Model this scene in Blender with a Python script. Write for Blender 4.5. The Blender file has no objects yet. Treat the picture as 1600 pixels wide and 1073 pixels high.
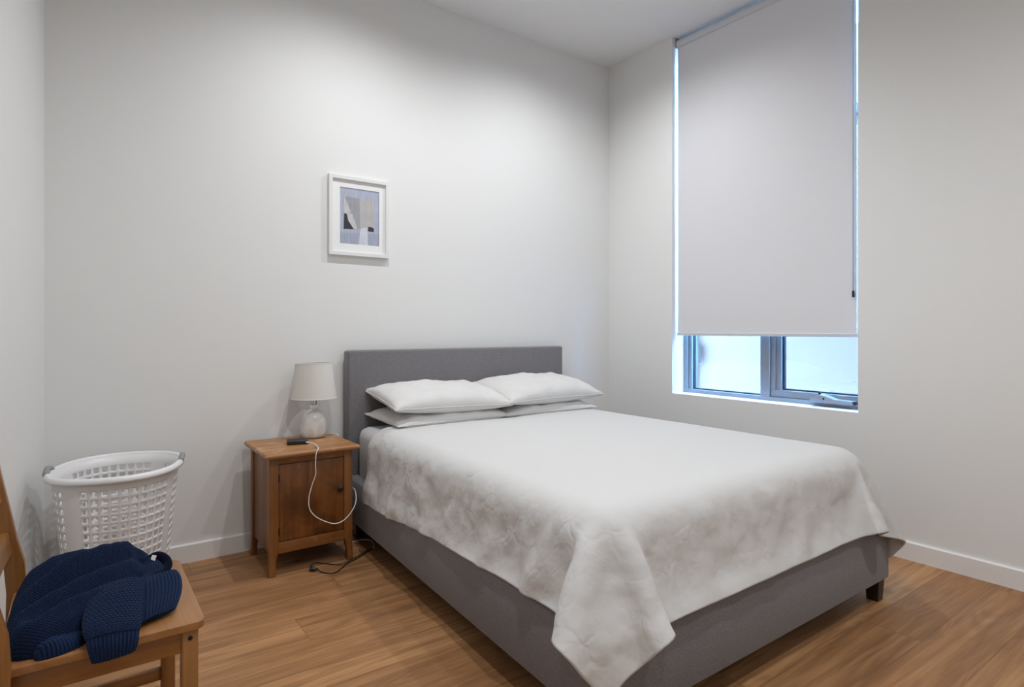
import bpy, bmesh, math, random
import numpy as np
from mathutils import Vector, Matrix, noise

C = bpy.context.scene.collection
sc = bpy.context.scene
random.seed(5)
R = math.radians

# ------------------------------------------------------------------ camera
cam_d = bpy.data.cameras.new('camera')
cam = bpy.data.objects.new('camera', cam_d)
C.objects.link(cam)
cam.location = (-3.5226, -3.486, 1.2)
cam.rotation_euler = (R(90), 0, R(-36.11))
cam_d.sensor_width = 36.0
cam_d.lens = 36.0 * 933.06 / 1600.0
cam_d.shift_y = -(536.5 - 515.53) / 1600.0
cam_d.clip_start = 0.02
sc.camera = cam

# ------------------------------------------------------------------ world, lights, exposure
sc.view_settings.view_transform = 'Standard'
sc.view_settings.look = 'None'
sc.view_settings.gamma = 1.0
sc.view_settings.use_curve_mapping = False
sc.view_settings.exposure = 0.75
SKY = 27.0
DOWN_W = 62.0
w = bpy.data.worlds.new('overcast_sky')
sc.world = w
w.use_nodes = True
bg = w.node_tree.nodes['Background']
bg.inputs['Color'].default_value = (0.24, 0.54, 1.0, 1)
bg.inputs['Strength'].default_value = SKY

CEIL = 3.343
LIGHTS = [(-2.25, -0.92), (-0.95, -0.92), (-1.60, -3.50), (-2.85, -2.85)]
GAIN = [0.78, 0.74, 0.74, 0.90]
def downlight_lamp(i, x, y, parent):
    ld = bpy.data.lights.new('downlight_bulb', 'SPOT')
    ld.energy = DOWN_W * GAIN[i]
    ld.color = (0.955, 0.972, 1.0)
    ld.shadow_soft_size = 0.035
    ld.spot_size = R(158)
    ld.spot_blend = 0.84
    lo = bpy.data.objects.new('downlight_bulb', ld)
    C.objects.link(lo)
    lo.parent = parent
    lo.location = (0, 0, -0.012)
    return lo

# ------------------------------------------------------------------ helpers
def new_obj(name, me, mat=None, parent=None, smooth=False):
    o = bpy.data.objects.new(name, me)
    C.objects.link(o)
    if mat:
        for m in (mat if isinstance(mat, (list, tuple)) else [mat]):
            me.materials.append(m)
    if parent: o.parent = parent
    if smooth:
        for p in me.polygons: p.use_smooth = True
    return o

def bm_obj(name, bm, mat=None, parent=None, smooth=False, recalc=True):
    if recalc: bmesh.ops.recalc_face_normals(bm, faces=bm.faces)
    me = bpy.data.meshes.new(name)
    bm.to_mesh(me); bm.free()
    return new_obj(name, me, mat, parent, smooth)

def tag(o, label=None, cat=None, group=None, kind=None):
    if label: o['label'] = label
    if cat: o['category'] = cat
    if group: o['group'] = group
    if kind: o['kind'] = kind
    return o

def empty(name, loc, rz=0.0):
    o = bpy.data.objects.new(name, None)
    C.objects.link(o)
    o.location = loc; o.rotation_euler = (0, 0, rz)
    o.empty_display_size = 0.1
    return o

def prism(bm, pts, z0, z1, top=None, bev=0.0, seg=3):
    """closed prism from plan outline pts; top = other outline for the upper end"""
    top = top or pts
    lo = [bm.verts.new((p[0], p[1], z0)) for p in pts]
    hi = [bm.verts.new((p[0], p[1], z1)) for p in top]
    fs = [bm.faces.new(lo[::-1]), bm.faces.new(hi)]
    n = len(pts)
    for i in range(n):
        fs.append(bm.faces.new((lo[i], lo[(i+1) % n], hi[(i+1) % n], hi[i])))
    if bev > 0:
        es = list({e for f in fs for e in f.edges})
        bmesh.ops.bevel(bm, geom=es, offset=bev, segments=seg, profile=0.5, affect='EDGES', clamp_overlap=True)

def box(bm, x0, x1, y0, y1, z0, z1, bev=0.0, seg=2):
    prism(bm, [(x0, y0), (x1, y0), (x1, y1), (x0, y1)], z0, z1, None, bev, seg)

def box_obj(name, b, mat, parent=None, bev=0.0, seg=2, smooth=False):
    bm = bmesh.new(); box(bm, *b, bev=bev, seg=seg)
    o = bm_obj(name, bm, mat, parent)
    if bev > 0: shade(o)
    return o

def shade(o, ang=35):
    me = o.data
    for p in me.polygons: p.use_smooth = True
    bm = bmesh.new(); bm.from_mesh(me)
    for e in bm.edges:
        if len(e.link_faces) == 2 and e.calc_face_angle(0) > R(ang): e.smooth = False
    bm.to_mesh(me); bm.free()
    return o

def tube_bm(bm, pts, r, seg=8, closed=False):
    P = [Vector(p) for p in pts]
    n = len(P); rings = []
    up = Vector((0, 0, 1)); prev = None
    for i in range(n):
        if closed: t = P[(i+1) % n] - P[i-1]
        else: t = P[min(i+1, n-1)] - P[max(i-1, 0)]
        t.normalize()
        a = prev if prev is not None else (Vector((1, 0, 0)) if abs(t.dot(up)) > .9 else up)
        a = (a - t * a.dot(t)).normalized(); prev = a
        b = t.cross(a)
        rr = r[i] if isinstance(r, (list, tuple)) else r
        rings.append([bm.verts.new(P[i] + (a*math.cos(2*math.pi*k/seg) + b*math.sin(2*math.pi*k/seg))*rr) for k in range(seg)])
    m = n if closed else n-1
    for i in range(m):
        A, B = rings[i], rings[(i+1) % n]
        for k in range(seg): bm.faces.new((A[k], A[(k+1) % seg], B[(k+1) % seg], B[k]))
    if not closed:
        bm.faces.new(rings[0][::-1]); bm.faces.new(rings[-1])

def catmull(pts, sub=8, closed=False):
    P = [Vector(p) for p in pts]; n = len(P); out = []
    for i in range(n if closed else n-1):
        g = (lambda k: P[k % n]) if closed else (lambda k: P[min(max(k, 0), n-1)])
        p0, p1, p2, p3 = g(i-1), g(i), g(i+1), g(i+2)
        for s in range(sub):
            t = s/sub
            out.append(0.5*((2*p1) + (p2-p0)*t + (2*p0-5*p1+4*p2-p3)*t*t + (3*p1-p0-3*p2+p3)*t**3))
    if not closed: out.append(P[-1])
    return out

def lathe(bm, prof, cx=0, cy=0, seg=48, cap0=True, cap1=True):
    rings = []
    for r, z in prof:
        rings.append([bm.verts.new((cx + r*math.cos(2*math.pi*k/seg), cy + r*math.sin(2*math.pi*k/seg), z)) for k in range(seg)])
    for A, B in zip(rings, rings[1:]):
        for k in range(seg): bm.faces.new((A[k], A[(k+1) % seg], B[(k+1) % seg], B[k]))
    if cap0: bm.faces.new(rings[0][::-1])
    if cap1: bm.faces.new(rings[-1])

def grid_mesh(name, G, mat, parent=None, smooth=True, close_u=False):
    """G: rows x cols of points"""
    G = np.asarray(G, float); nr, ncol = G.shape[:2]
    V = [tuple(map(float, p)) for p in G.reshape(-1, 3)]
    F = []
    for j in range(nr-1):
        for i in range(ncol if close_u else ncol-1):
            a = j*ncol+i; b = j*ncol+(i+1) % ncol
            F.append((a, b, b+ncol, a+ncol))
    me = bpy.data.meshes.new(name); me.from_pydata(V, [], F)
    uv = me.uv_layers.new(name='uv')
    return new_obj(name, me, mat, parent, smooth)

# ------------------------------------------------------------------ materials
class NT:
    def __init__(s, name):
        s.m = bpy.data.materials.new(name); s.m.use_nodes = True
        s.t = s.m.node_tree; s.b = s.t.nodes['Principled BSDF']
    def n(s, typ, **kw):
        nd = s.t.nodes.new(typ)
        for k, v in kw.items():
            if k.startswith('_'): setattr(nd, k[1:], v)
            else: nd.inputs[k.replace('__', ' ')].default_value = v
        return nd
    def l(s, a, ao, b, bi): s.t.links.new(a.outputs[ao] if not hasattr(a, 'is_output') else a, b.inputs[bi])
    def math(s, op, a, b=None, c=None):
        nd = s.t.nodes.new('ShaderNodeMath'); nd.operation = op
        for i, v in enumerate((a, b, c)):
            if v is None: continue
            if isinstance(v, (int, float)): nd.inputs[i].default_value = v
            else: s.t.links.new(v, nd.inputs[i])
        return nd.outputs[0]
    def ramp(s, fac, stops, interp='LINEAR'):
        nd = s.t.nodes.new('ShaderNodeValToRGB'); cr = nd.color_ramp; cr.interpolation = interp
        while len(cr.elements) < len(stops): cr.elements.new(0.5)
        for e, (p, c) in zip(cr.elements, stops):
            e.position = p; e.color = (c[0], c[1], c[2], 1) if not isinstance(c, (int, float)) else (c, c, c, 1)
        s.t.links.new(fac, nd.inputs[0]); return nd.outputs[0]
    def mix(s, f, a, b, mode='MIX'):
        nd = s.t.nodes.new('ShaderNodeMix'); nd.data_type = 'RGBA'; nd.blend_type = mode
        for idx, v in ((0, f), (6, a), (7, b)):
            if isinstance(v, (int, float)): nd.inputs[idx].default_value = v
            elif isinstance(v, tuple): nd.inputs[idx].default_value = (*v[:3], 1)
            else: s.t.links.new(v, nd.inputs[idx])
        return nd.outputs[2]
    def bump(s, h, strength=0.3, dist=0.01, normal=None):
        nd = s.t.nodes.new('ShaderNodeBump'); nd.inputs['Strength'].default_value = strength
        nd.inputs['Distance'].default_value = dist
        s.t.links.new(h, nd.inputs['Height'])
        if normal is not None: s.t.links.new(normal, nd.inputs['Normal'])
        return nd.outputs[0]
    def coord(s, kind='Object', scale=(1, 1, 1), rot=(0, 0, 0), loc=(0, 0, 0)):
        tc = s.t.nodes.new('ShaderNodeTexCoord'); mp = s.t.nodes.new('ShaderNodeMapping')
        mp.inputs['Scale'].default_value = scale; mp.inputs['Rotation'].default_value = rot; mp.inputs['Location'].default_value = loc
        s.t.links.new(tc.outputs[kind], mp.inputs[0]); return mp.outputs[0]
    def noise(s, vec, scale=5, detail=3, rough=0.5, dist=0.0, out=0):
        nd = s.t.nodes.new('ShaderNodeTexNoise'); nd.inputs['Scale'].default_value = scale
        nd.inputs['Detail'].default_value = detail; nd.inputs['Roughness'].default_value = rough; nd.inputs['Distortion'].default_value = dist
        s.t.links.new(vec, nd.inputs['Vector']); return nd.outputs[out]
    def set(s, **kw):
        for k, v in kw.items():
            k = k.replace('__', ' ')
            if isinstance(v, (int, float)): s.b.inputs[k].default_value = v
            elif isinstance(v, tuple): s.b.inputs[k].default_value = (*v[:3], 1)
            else: s.t.links.new(v, s.b.inputs[k])
        return s.m

def plain(name, col, rough=0.5, metal=0.0, bumpscale=None, bstr=0.1, bdist=0.002, **kw):
    n = NT(name)
    n.set(Base__Color=col, Roughness=rough, Metallic=metal, **kw)
    if bumpscale:
        n.set(Normal=n.bump(n.noise(n.coord(), bumpscale, 3), bstr, bdist))
    return n.m

M = {}
M['wall'] = plain('wall_paint', (0.79, 0.79, 0.775), 0.7, bumpscale=220, bstr=0.08)
M['ceiling'] = plain('ceiling_paint', (0.79, 0.79, 0.785), 0.8, bumpscale=200, bstr=0.05)
M['trim'] = plain('trim_paint', (0.82, 0.81, 0.79), 0.35)
M['reveal'] = plain('reveal_paint', (0.86, 0.86, 0.85), 0.5)

def floor_mat():
    n = NT('oak_floor_boards'); v = n.coord()
    sx = n.t.nodes.new('ShaderNodeSeparateXYZ'); n.t.links.new(v, sx.inputs[0])
    X, Y = sx.outputs[0], sx.outputs[1]
    yy = n.math('DIVIDE', n.math('ADD', Y, 1.155), 0.2)
    row = n.math('FLOOR', yy); fy = n.math('FRACT', yy)
    xx = n.math('DIVIDE', n.math('ADD', n.math('ADD', X, 0.89), n.math('MULTIPLY', row, 0.8143)), 1.9)
    col = n.math('FLOOR', xx); fx = n.math('FRACT', xx)
    cmb = n.t.nodes.new('ShaderNodeCombineXYZ'); n.t.links.new(row, cmb.inputs[0]); n.t.links.new(col, cmb.inputs[1])
    wn = n.t.nodes.new('ShaderNodeTexWhiteNoise'); wn.noise_dimensions = '2D'; n.t.links.new(cmb.outputs[0], wn.inputs[0])
    rnd = wn.outputs['Value']; rcol = wn.outputs['Color']
    sr = n.t.nodes.new('ShaderNodeSeparateColor'); n.t.links.new(rcol, sr.inputs[0])
    # board-local coordinates with a random shift per board
    cx = n.math('ADD', X, n.math('MULTIPLY', sr.outputs[0], 37.0)); cy = n.math('ADD', Y, n.math('MULTIPLY', sr.outputs[1], 23.0))
    lc = n.t.nodes.new('ShaderNodeCombineXYZ'); n.t.links.new(cx, lc.inputs[0]); n.t.links.new(cy, lc.inputs[1])
    def sc_(vec, s):
        mp = n.t.nodes.new('ShaderNodeMapping'); mp.inputs['Scale'].default_value = s; n.t.links.new(vec, mp.inputs[0]); return mp.outputs[0]
    fine = n.noise(sc_(lc.outputs[0], (3.0, 90, 1)), 1.0, 4, 0.6, 0.3)
    mid = n.noise(sc_(lc.outputs[0], (1.1, 17, 1)), 1.0, 4, 0.6, 1.0)
    big = n.noise(sc_(lc.outputs[0], (1.0, 5, 1)), 1.2, 2, 0.5, 1.5)
    # cathedral figure: contour lines of a stretched noise
    fig = n.math('SINE', n.math('MULTIPLY', n.noise(sc_(lc.outputs[0], (0.9, 6.5, 1)), 1.0, 1.5, 0.45, 0.5), 90.0))
    fig = n.math('ADD', n.math('MULTIPLY', fig, 0.5), 0.5)
    figm = n.ramp(big, [(0.46, 0.0), (0.62, 1.0)])
    c = n.mix(rnd, (0.54, 0.29, 0.13), (0.38, 0.19, 0.082))
    c = n.mix(n.ramp(mid, [(0.38, 0.0), (0.68, 1.0)]), c, (0.25, 0.118, 0.048))
    c = n.mix(n.math('MULTIPLY', n.ramp(fine, [(0.42, 0.0), (0.72, 1.0)]), 0.42), c, (0.22, 0.10, 0.042))
    c = n.mix(n.math('MULTIPLY', n.math('MULTIPLY', fig, figm), 0.38), c, (0.17, 0.082, 0.036))
    # knots
    vk = n.t.nodes.new('ShaderNodeTexVoronoi'); vk.inputs['Scale'].default_value = 1.0; vk.inputs['Randomness'].default_value = 1.0
    n.t.links.new(sc_(lc.outputs[0], (1.5, 4.2, 1)), vk.inputs['Vector'])
    kd = n.math('ADD', vk.outputs['Distance'], n.math('MULTIPLY', n.math('SUBTRACT', fine, 0.5), 0.06))
    kn = n.ramp(kd, [(0.022, 1.0), (0.05, 0.45), (0.16, 0.0)])
    ks = n.t.nodes.new('ShaderNodeSeparateColor'); n.t.links.new(vk.outputs['Color'], ks.inputs[0])
    kn = n.math('MULTIPLY', kn, n.math('GREATER_THAN', ks.outputs[0], 0.25))
    c = n.mix(n.math('MULTIPLY', kn, 0.85), c, (0.045, 0.022, 0.011))
    # joints
    ey = n.math('MINIMUM', fy, n.math('SUBTRACT', 1.0, fy)); ex = n.math('MINIMUM', fx, n.math('SUBTRACT', 1.0, fx))
    jy = n.math('LESS_THAN', ey, 0.0055); jx = n.math('LESS_THAN', ex, 0.0006)
    j = n.math('MAXIMUM', jy, jx)
    c = n.mix(n.math('MULTIPLY', j, 0.6), c, (0.09, 0.045, 0.02))
    hgt = n.math('SUBTRACT', n.math('MULTIPLY', fine, 0.25), n.math('MULTIPLY', j, 1.0))
    rg = n.math('ADD', 0.36, n.math('MULTIPLY', fine, 0.16))
    n.set(Base__Color=c, Roughness=rg, Normal=n.bump(hgt, 0.25, 0.0015))
    n.b.inputs['Specular IOR Level'].default_value = 0.28
    return n.m
M['floor'] = floor_mat()

def wood(name, c1, c2, c3, scale=(1, 1, 1), rough=0.42, wear=0.0, axis='z', wearcol=(0.55, 0.4, 0.26), stain=0.0):
    n = NT(name)
    s = {'z': (22, 22, 1.3), 'x': (1.3, 22, 22), 'y': (22, 1.3, 22)}[axis]
    s = tuple(a*b for a, b in zip(s, scale))
    v = n.coord(scale=s); vo = n.coord()
    a = n.noise(v, 1.0, 4, 0.55, 0.6); f = n.noise(v, 4.5, 3, 0.6)
    c = n.ramp(a, [(0.32, c1), (0.52, c2), (0.72, c3)])
    c = n.mix(n.math('MULTIPLY', n.ramp(f, [(0.45, 0.0), (0.75, 1.0)]), 0.4), c, c3)
    if stain:
        b = n.noise(vo, 6, 3, 0.6, 0.6)
        c = n.mix(n.math('MULTIPLY', n.ramp(b, [(0.45, 0.0), (0.7, 1.0)]), stain), c, tuple(x*0.4 for x in c3))
    if wear:
        b = n.noise(n.coord(scale=(1, 1, 1.6)), 13, 5, 0.68, 0.3)
        c = n.mix(n.math('MULTIPLY', n.ramp(b, [(0.56, 0.0), (0.66, 1.0)]), wear), c, wearcol)
    n.set(Base__Color=c, Roughness=rough, Normal=n.bump(f, 0.15, 0.001))
    return n.m
M['ns'] = wood('worn_orange_pine', (0.281, 0.117, 0.0295), (0.226, 0.087, 0.0197), (0.133, 0.045, 0.0098), wear=0.04, rough=0.38)
M['nsx'] = wood('worn_orange_pine_rail', (0.281, 0.117, 0.0295), (0.226, 0.087, 0.0197), (0.148, 0.053, 0.0112), wear=0.14, rough=0.38, axis='x')
M['nstop'] = wood('worn_pine_top', (0.44, 0.22, 0.085), (0.37, 0.17, 0.06), (0.24, 0.095, 0.03), wear=0.55, rough=0.36, axis='x', wearcol=(0.56, 0.39, 0.25))
M['nsdoor'] = wood('worn_pine_door', (0.270, 0.103, 0.0211), (0.198, 0.068, 0.0130), (0.104, 0.033, 0.0073), wear=0.13, rough=0.36, stain=0.75, wearcol=(0.36, 0.18, 0.07))
M['chair'] = wood('antique_pine_z', (0.340, 0.156, 0.0456), (0.267, 0.112, 0.0294), (0.193, 0.073, 0.0184), rough=0.34)
M['chairx'] = wood('antique_pine_x', (0.340, 0.156, 0.0456), (0.267, 0.112, 0.0294), (0.193, 0.073, 0.0184), rough=0.34, axis='x')
M['chairy'] = wood('antique_pine_y', (0.340, 0.156, 0.0456), (0.267, 0.112, 0.0294), (0.193, 0.073, 0.0184), rough=0.34, axis='y')
M['seat'] = wood('antique_pine_seat', (0.368, 0.178, 0.0626), (0.313, 0.138, 0.0442), (0.248, 0.103, 0.0294), rough=0.32, axis='y')

def upholstery():
    n = NT('grey_linen_upholstery'); v = n.coord()
    a = n.noise(n.coord(scale=(1, 1, 6)), 130, 2, 0.6); b = n.noise(n.coord(scale=(6, 6, 1)), 130, 2, 0.6)
    h = n.math('ADD', a, b)
    c = n.mix(n.ramp(n.math('MULTIPLY', h, 0.5), [(0.38, 0.0), (0.62, 1.0)]), (0.137, 0.130, 0.138), (0.238, 0.228, 0.242))
    n.set(Base__Color=c, Roughness=0.95, Normal=n.bump(h, 0.35, 0.0012))
    n.b.inputs['Sheen Weight'].default_value = 0.25; n.b.inputs['Specular IOR Level'].default_value = 0.2
    return n.m
M['uph'] = upholstery()

def linen(name, col, crump=0.5, sc1=9.0, dist=0.010):
    n = NT(name); v = n.coord()
    # crumples: ridged noise
    a = n.noise(v, sc1, 3, 0.55, 0.9)
    r1 = n.math('ABSOLUTE', n.math('SUBTRACT', a, 0.5))
    b = n.noise(v, sc1*2.3, 2, 0.5, 1.2)
    r2 = n.math('ABSOLUTE', n.math('SUBTRACT', b, 0.5))
    # flat (upward) cloth is pulled smooth, hanging cloth is crumpled
    g = n.t.nodes.new('ShaderNodeNewGeometry'); sp = n.t.nodes.new('ShaderNodeSeparateXYZ'); n.t.links.new(g.outputs['Normal'], sp.inputs[0])
    hang = n.ramp(sp.outputs[2], [(0.35, 1.0), (0.97, 0.12)])
    soft = n.noise(v, sc1*1.0, 3.5, 0.52, 0.0)
    def facets(scale, sq):
        mp = n.t.nodes.new('ShaderNodeMapping'); mp.inputs['Scale'].default_value = sq; n.t.links.new(v, mp.inputs[0])
        vo = n.t.nodes.new('ShaderNodeTexVoronoi'); vo.feature = 'SMOOTH_F1'; vo.inputs['Scale'].default_value = scale
        vo.inputs['Smoothness'].default_value = 0.25; n.t.links.new(mp.outputs[0], vo.inputs['Vector']); return vo.outputs['Distance']
    fc = n.math('ADD', n.math('MULTIPLY', facets(sc1*1.1, (1.0, 1.0, 0.55)), 0.45), n.math('MULTIPLY', facets(sc1*2.6, (1.0, 0.7, 1.0)), 0.16))
    patch = n.ramp(n.noise(v, sc1*0.5, 2, 0.5), [(0.38, 0.35), (0.62, 1.0)])
    wv = n.noise(v, sc1*0.8, 3, 0.6, 0.0, 1)
    vm = n.t.nodes.new('ShaderNodeVectorMath'); vm.operation = 'MULTIPLY_ADD'; n.t.links.new(wv, vm.inputs[0]); vm.inputs[1].default_value = (0.09, 0.09, 0.09); n.t.links.new(v, vm.inputs[2])
    warp = vm.outputs[0]
    def creases(scale, sq, wd):
        mp = n.t.nodes.new('ShaderNodeMapping'); mp.inputs['Scale'].default_value = sq; mp.inputs['Rotation'].default_value = (0.4, 0.3, 0.6); n.t.links.new(warp, mp.inputs[0])
        vo = n.t.nodes.new('ShaderNodeTexVoronoi'); vo.feature = 'DISTANCE_TO_EDGE'; vo.inputs['Scale'].default_value = scale; n.t.links.new(mp.outputs[0], vo.inputs['Vector'])
        return n.ramp(vo.outputs['Distance'], [(0.0, 0.0), (wd, 1.0)])
    p1 = n.ramp(n.noise(v, sc1*0.8, 2, 0.5), [(0.50, 0.0), (0.62, 1.0)]); p2 = n.ramp(n.noise(v, sc1*1.1, 2, 0.5, 0.0, 0), [(0.40, 1.0), (0.52, 0.0)])
    cr = n.math('ADD', n.math('MULTIPLY', n.math('MULTIPLY', creases(sc1*0.9, (1, 1, 1), 0.09), p1), 0.12), n.math('MULTIPLY', n.math('MULTIPLY', creases(sc1*1.9, (1, 1.3, .8), 0.14), p2), 0.07))
    h = n.math('MULTIPLY', n.math('ADD', n.math('ADD', n.math('MULTIPLY', soft, 0.8), cr), n.math('MULTIPLY', fc, patch)), hang)
    weave = n.noise(v, 900, 2, 0.6)
    nb = n.bump(h, crump, dist)
    nb = n.bump(weave, 0.12, 0.0006, nb)
    n.set(Base__Color=col, Roughness=0.9, Normal=nb)
    n.b.inputs['Sheen Weight'].default_value = 0.2; n.b.inputs['Specular IOR Level'].default_value = 0.2
    return n.m
M['duvet'] = linen('white_linen_duvet', (0.64, 0.635, 0.625), 0.6, 9.0, 0.018)
M['pillow'] = linen('white_cotton_pillowcase', (0.68, 0.67, 0.655), 0.6, 7.0, 0.010)
M['sheet'] = linen('fitted_sheet_cotton', (0.66, 0.65, 0.66), 0.2, 5.0, 0.006)

def blind_mat():
    n = NT('blind_fabric')
    a = n.noise(n.coord(scale=(1, 1, 30)), 40, 2, 0.5); b = n.noise(n.coord(scale=(1, 30, 1)), 40, 2, 0.5)
    n.set(Base__Color=(0.74, 0.74, 0.765), Roughness=0.85, Normal=n.bump(n.math('ADD', a, b), 0.08, 0.001))
    return n.m
M['blind'] = blind_mat()
M['blind_rail'] = plain('blind_aluminium', (0.62, 0.64, 0.68), 0.4, 0.0)
M['blind_bracket'] = plain('blind_bracket_steel', (0.35, 0.38, 0.42), 0.4, 0.6)
M['alu'] = plain('window_aluminium', (0.26, 0.275, 0.30), 0.45, 0.15)
M['gasket'] = plain('window_gasket', (0.02, 0.03, 0.045), 0.6)
M['winder'] = plain('winder_metal', (0.34, 0.355, 0.38), 0.35, 0.4)
M['dark'] = plain('dark_metal', (0.02, 0.018, 0.017), 0.35, 0.5)
M['darkwood'] = plain('dark_stained_leg', (0.022, 0.014, 0.010), 0.35, bumpscale=60, bstr=0.1)
M['plastic'] = plain('white_basket_plastic', (0.80, 0.79, 0.785), 0.35)
M['plastic'].node_tree.nodes['Principled BSDF'].inputs['Subsurface Weight'].default_value = 0.0
M['greygrip'] = plain('grey_grip_plastic', (0.26, 0.27, 0.29), 0.5)
def shade_mat():
    n = NT('lamp_shade_fabric')
    n.set(Base__Color=(0.88, 0.86, 0.82), Roughness=0.9, Normal=n.bump(n.noise(n.coord(scale=(1, 1, 3)), 250, 2), 0.15, 0.0008))
    tr = n.t.nodes.new('ShaderNodeBsdfTranslucent'); tr.inputs[0].default_value = (0.8, 0.76, 0.68, 1)
    mx = n.t.nodes.new('ShaderNodeMixShader'); mx.inputs[0].default_value = 0.3
    out = n.t.nodes['Material Output']
    n.t.links.new(n.b.outputs[0], mx.inputs[1]); n.t.links.new(tr.outputs[0], mx.inputs[2]); n.t.links.new(mx.outputs[0], out.inputs[0])
    return n.m
M['shade'] = shade_mat()
def ceramic():
    n = NT('lamp_glazed_ceramic'); v = n.coord()
    a = n.noise(v, 14, 3, 0.5, 0.6)
    n.set(Base__Color=n.ramp(a, [(0.4, (0.80, 0.78, 0.75)), (0.62, (0.66, 0.63, 0.60))]), Roughness=0.28, Normal=n.bump(n.noise(v, 45, 2), 0.12, 0.002))
    return n.m
M['ceramic'] = ceramic()
M['chrome'] = plain('brushed_nickel', (0.55, 0.54, 0.52), 0.25, 1.0)
M['black'] = plain('black_plastic', (0.012, 0.012, 0.014), 0.4)
M['blackcord'] = plain('black_cord_rubber', (0.012, 0.012, 0.013), 0.5)
M['whitecord'] = plain('white_cord_rubber', (0.82, 0.81, 0.79), 0.45)
M['frame'] = plain('white_frame_lacquer', (0.80, 0.80, 0.785), 0.35)
M['mat'] = plain('white_mat_board', (0.84, 0.845, 0.84), 0.9)

def knit(name, rib=False):
    n = NT(name)
    tc = n.t.nodes.new('ShaderNodeTexCoord'); sp = n.t.nodes.new('ShaderNodeSeparateXYZ'); n.t.links.new(tc.outputs['UV'], sp.inputs[0])
    U, V = sp.outputs[0], sp.outputs[1]
    if rib:
        h = n.math('ABSOLUTE', n.math('SINE', n.math('MULTIPLY', U, math.pi)))
        h = n.math('POWER', h, 0.7)
        v2 = n.math('ABSOLUTE', n.math('SINE', n.math('MULTIPLY', V, math.pi*1.0)))
        hh = n.math('ADD', h, n.math('MULTIPLY', v2, 0.12))
    else:
        # offset rows of plump stitches
        vr = n.math('FLOOR', V); off = n.math('MULTIPLY', n.math('MODULO', vr, 2.0), 0.5)
        su = n.math('ABSOLUTE', n.math('SINE', n.math('MULTIPLY', n.math('ADD', U, off), math.pi)))
        sv = n.math('ABSOLUTE', n.math('SINE', n.math('MULTIPLY', V, math.pi)))
        hh = n.math('POWER', n.math('MULTIPLY', su, sv), 0.6)
    fz = n.noise(n.coord(), 700, 2)
    c = n.mix(n.ramp(hh, [(0.1, 0.0), (0.9, 1.0)]), (0.0012, 0.0025, 0.009), (0.0095, 0.0205, 0.060))
    nb = n.bump(hh, 0.9, 0.003); nb = n.bump(fz, 0.2, 0.001, nb)
    n.set(Base__Color=c, Roughness=0.95, Normal=nb)
    n.b.inputs['Sheen Weight'].default_value = 0.12; n.b.inputs['Sheen Tint'].default_value = (0.25, 0.4, 0.8, 1)
    n.b.inputs['Specular IOR Level'].default_value = 0.1
    return n.m
M['knit'] = knit('navy_moss_knit'); M['rib'] = knit('navy_rib_knit', True)

# ------------------------------------------------------------------ room shell
YF = -4.3; TH = 0.26
XL0 = -3.642; SL = 0.125                    # the left wall opens slightly: x = XL0 + SL*y
def xl(y): return XL0 + SL*y
WY0, WY1, WZ0 = -1.934, -0.645, 0.738       # window opening

bm = bmesh.new(); box(bm, -4.6, TH, YF-0.2, 0.2, -0.12, 0.0)
tag(bm_obj('floor', bm, M['floor']), kind='structure')
bm = bmesh.new(); box(bm, -4.6, TH, YF-0.2, 0.2, CEIL, CEIL+0.15)
tag(bm_obj('ceiling', bm, M['ceiling']), kind='structure')
bm = bmesh.new(); box(bm, -4.6, TH, 0, 0.2, 0, CEIL)
tag(bm_obj('wall_back', bm, M['wall']), kind='structure')
bm = bmesh.new()
box(bm, 0, TH, WY1, 0, 0, CEIL); box(bm, 0, TH, YF, WY0, 0, CEIL); box(bm, 0, TH, WY0, WY1, 0, WZ0)
tag(bm_obj('wall_right', bm, M['wall']), kind='structure')
bm = bmesh.new(); prism(bm, [(xl(YF), YF), (xl(0), 0), (xl(0)-0.2, 0), (xl(YF)-0.2, YF)][::-1], 0, CEIL)
tag(bm_obj('wall_left', bm, M['wall']), kind='structure')
bm = bmesh.new(); box(bm, -4.6, TH, YF-0.2, YF, 0, CEIL)
tag(bm_obj('wall_front', bm, M['wall']), kind='structure')
# window reveal lining (jambs, head and sill board)
bm = bmesh.new()
RD = 0.13
e = 0.0015
box(bm, -0.0005, RD, WY1-e, WY1+0.0, WZ0, CEIL-0.001)
box(bm, -0.0005, RD, WY0, WY0+e, WZ0, CEIL-0.001)
box(bm, -0.0005, RD, WY0+e, WY1-e, WZ0-0.0, WZ0+e)
tag(bm_obj('trim_1', bm, M['reveal']), kind='structure')

BBH = 0.096; BBT = 0.014
def bb(name, pts_room):
    """baseboard between two plan points, n = into room"""
    (x0, y0), (x1, y1), (nx, ny) = pts_room
    bm = bmesh.new()
    prof = [(0, 0), (BBT, 0), (BBT, BBH-0.006), (BBT-0.004, BBH), (0, BBH)]
    A = [bm.verts.new((x0+nx*d, y0+ny*d, z)) for d, z in prof]; B = [bm.verts.new((x1+nx*d, y1+ny*d, z)) for d, z in prof]
    for i in range(5): bm.faces.new((A[i], A[(i+1) % 5], B[(i+1) % 5], B[i]))
    bm.faces.new(A[::-1]); bm.faces.new(B)
    tag(bm_obj(name, bm, M['trim']), kind='structure')
bb('baseboard_back', ((xl(0), 0), (0, 0), (0, -1)))
bb('baseboard_right', ((0, -BBT), (0, YF), (-1, 0)))
k = math.hypot(1, SL)
bb('baseboard_left', ((xl(-BBT), -BBT), (xl(YF), YF), (1/k, -SL/k)))

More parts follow.
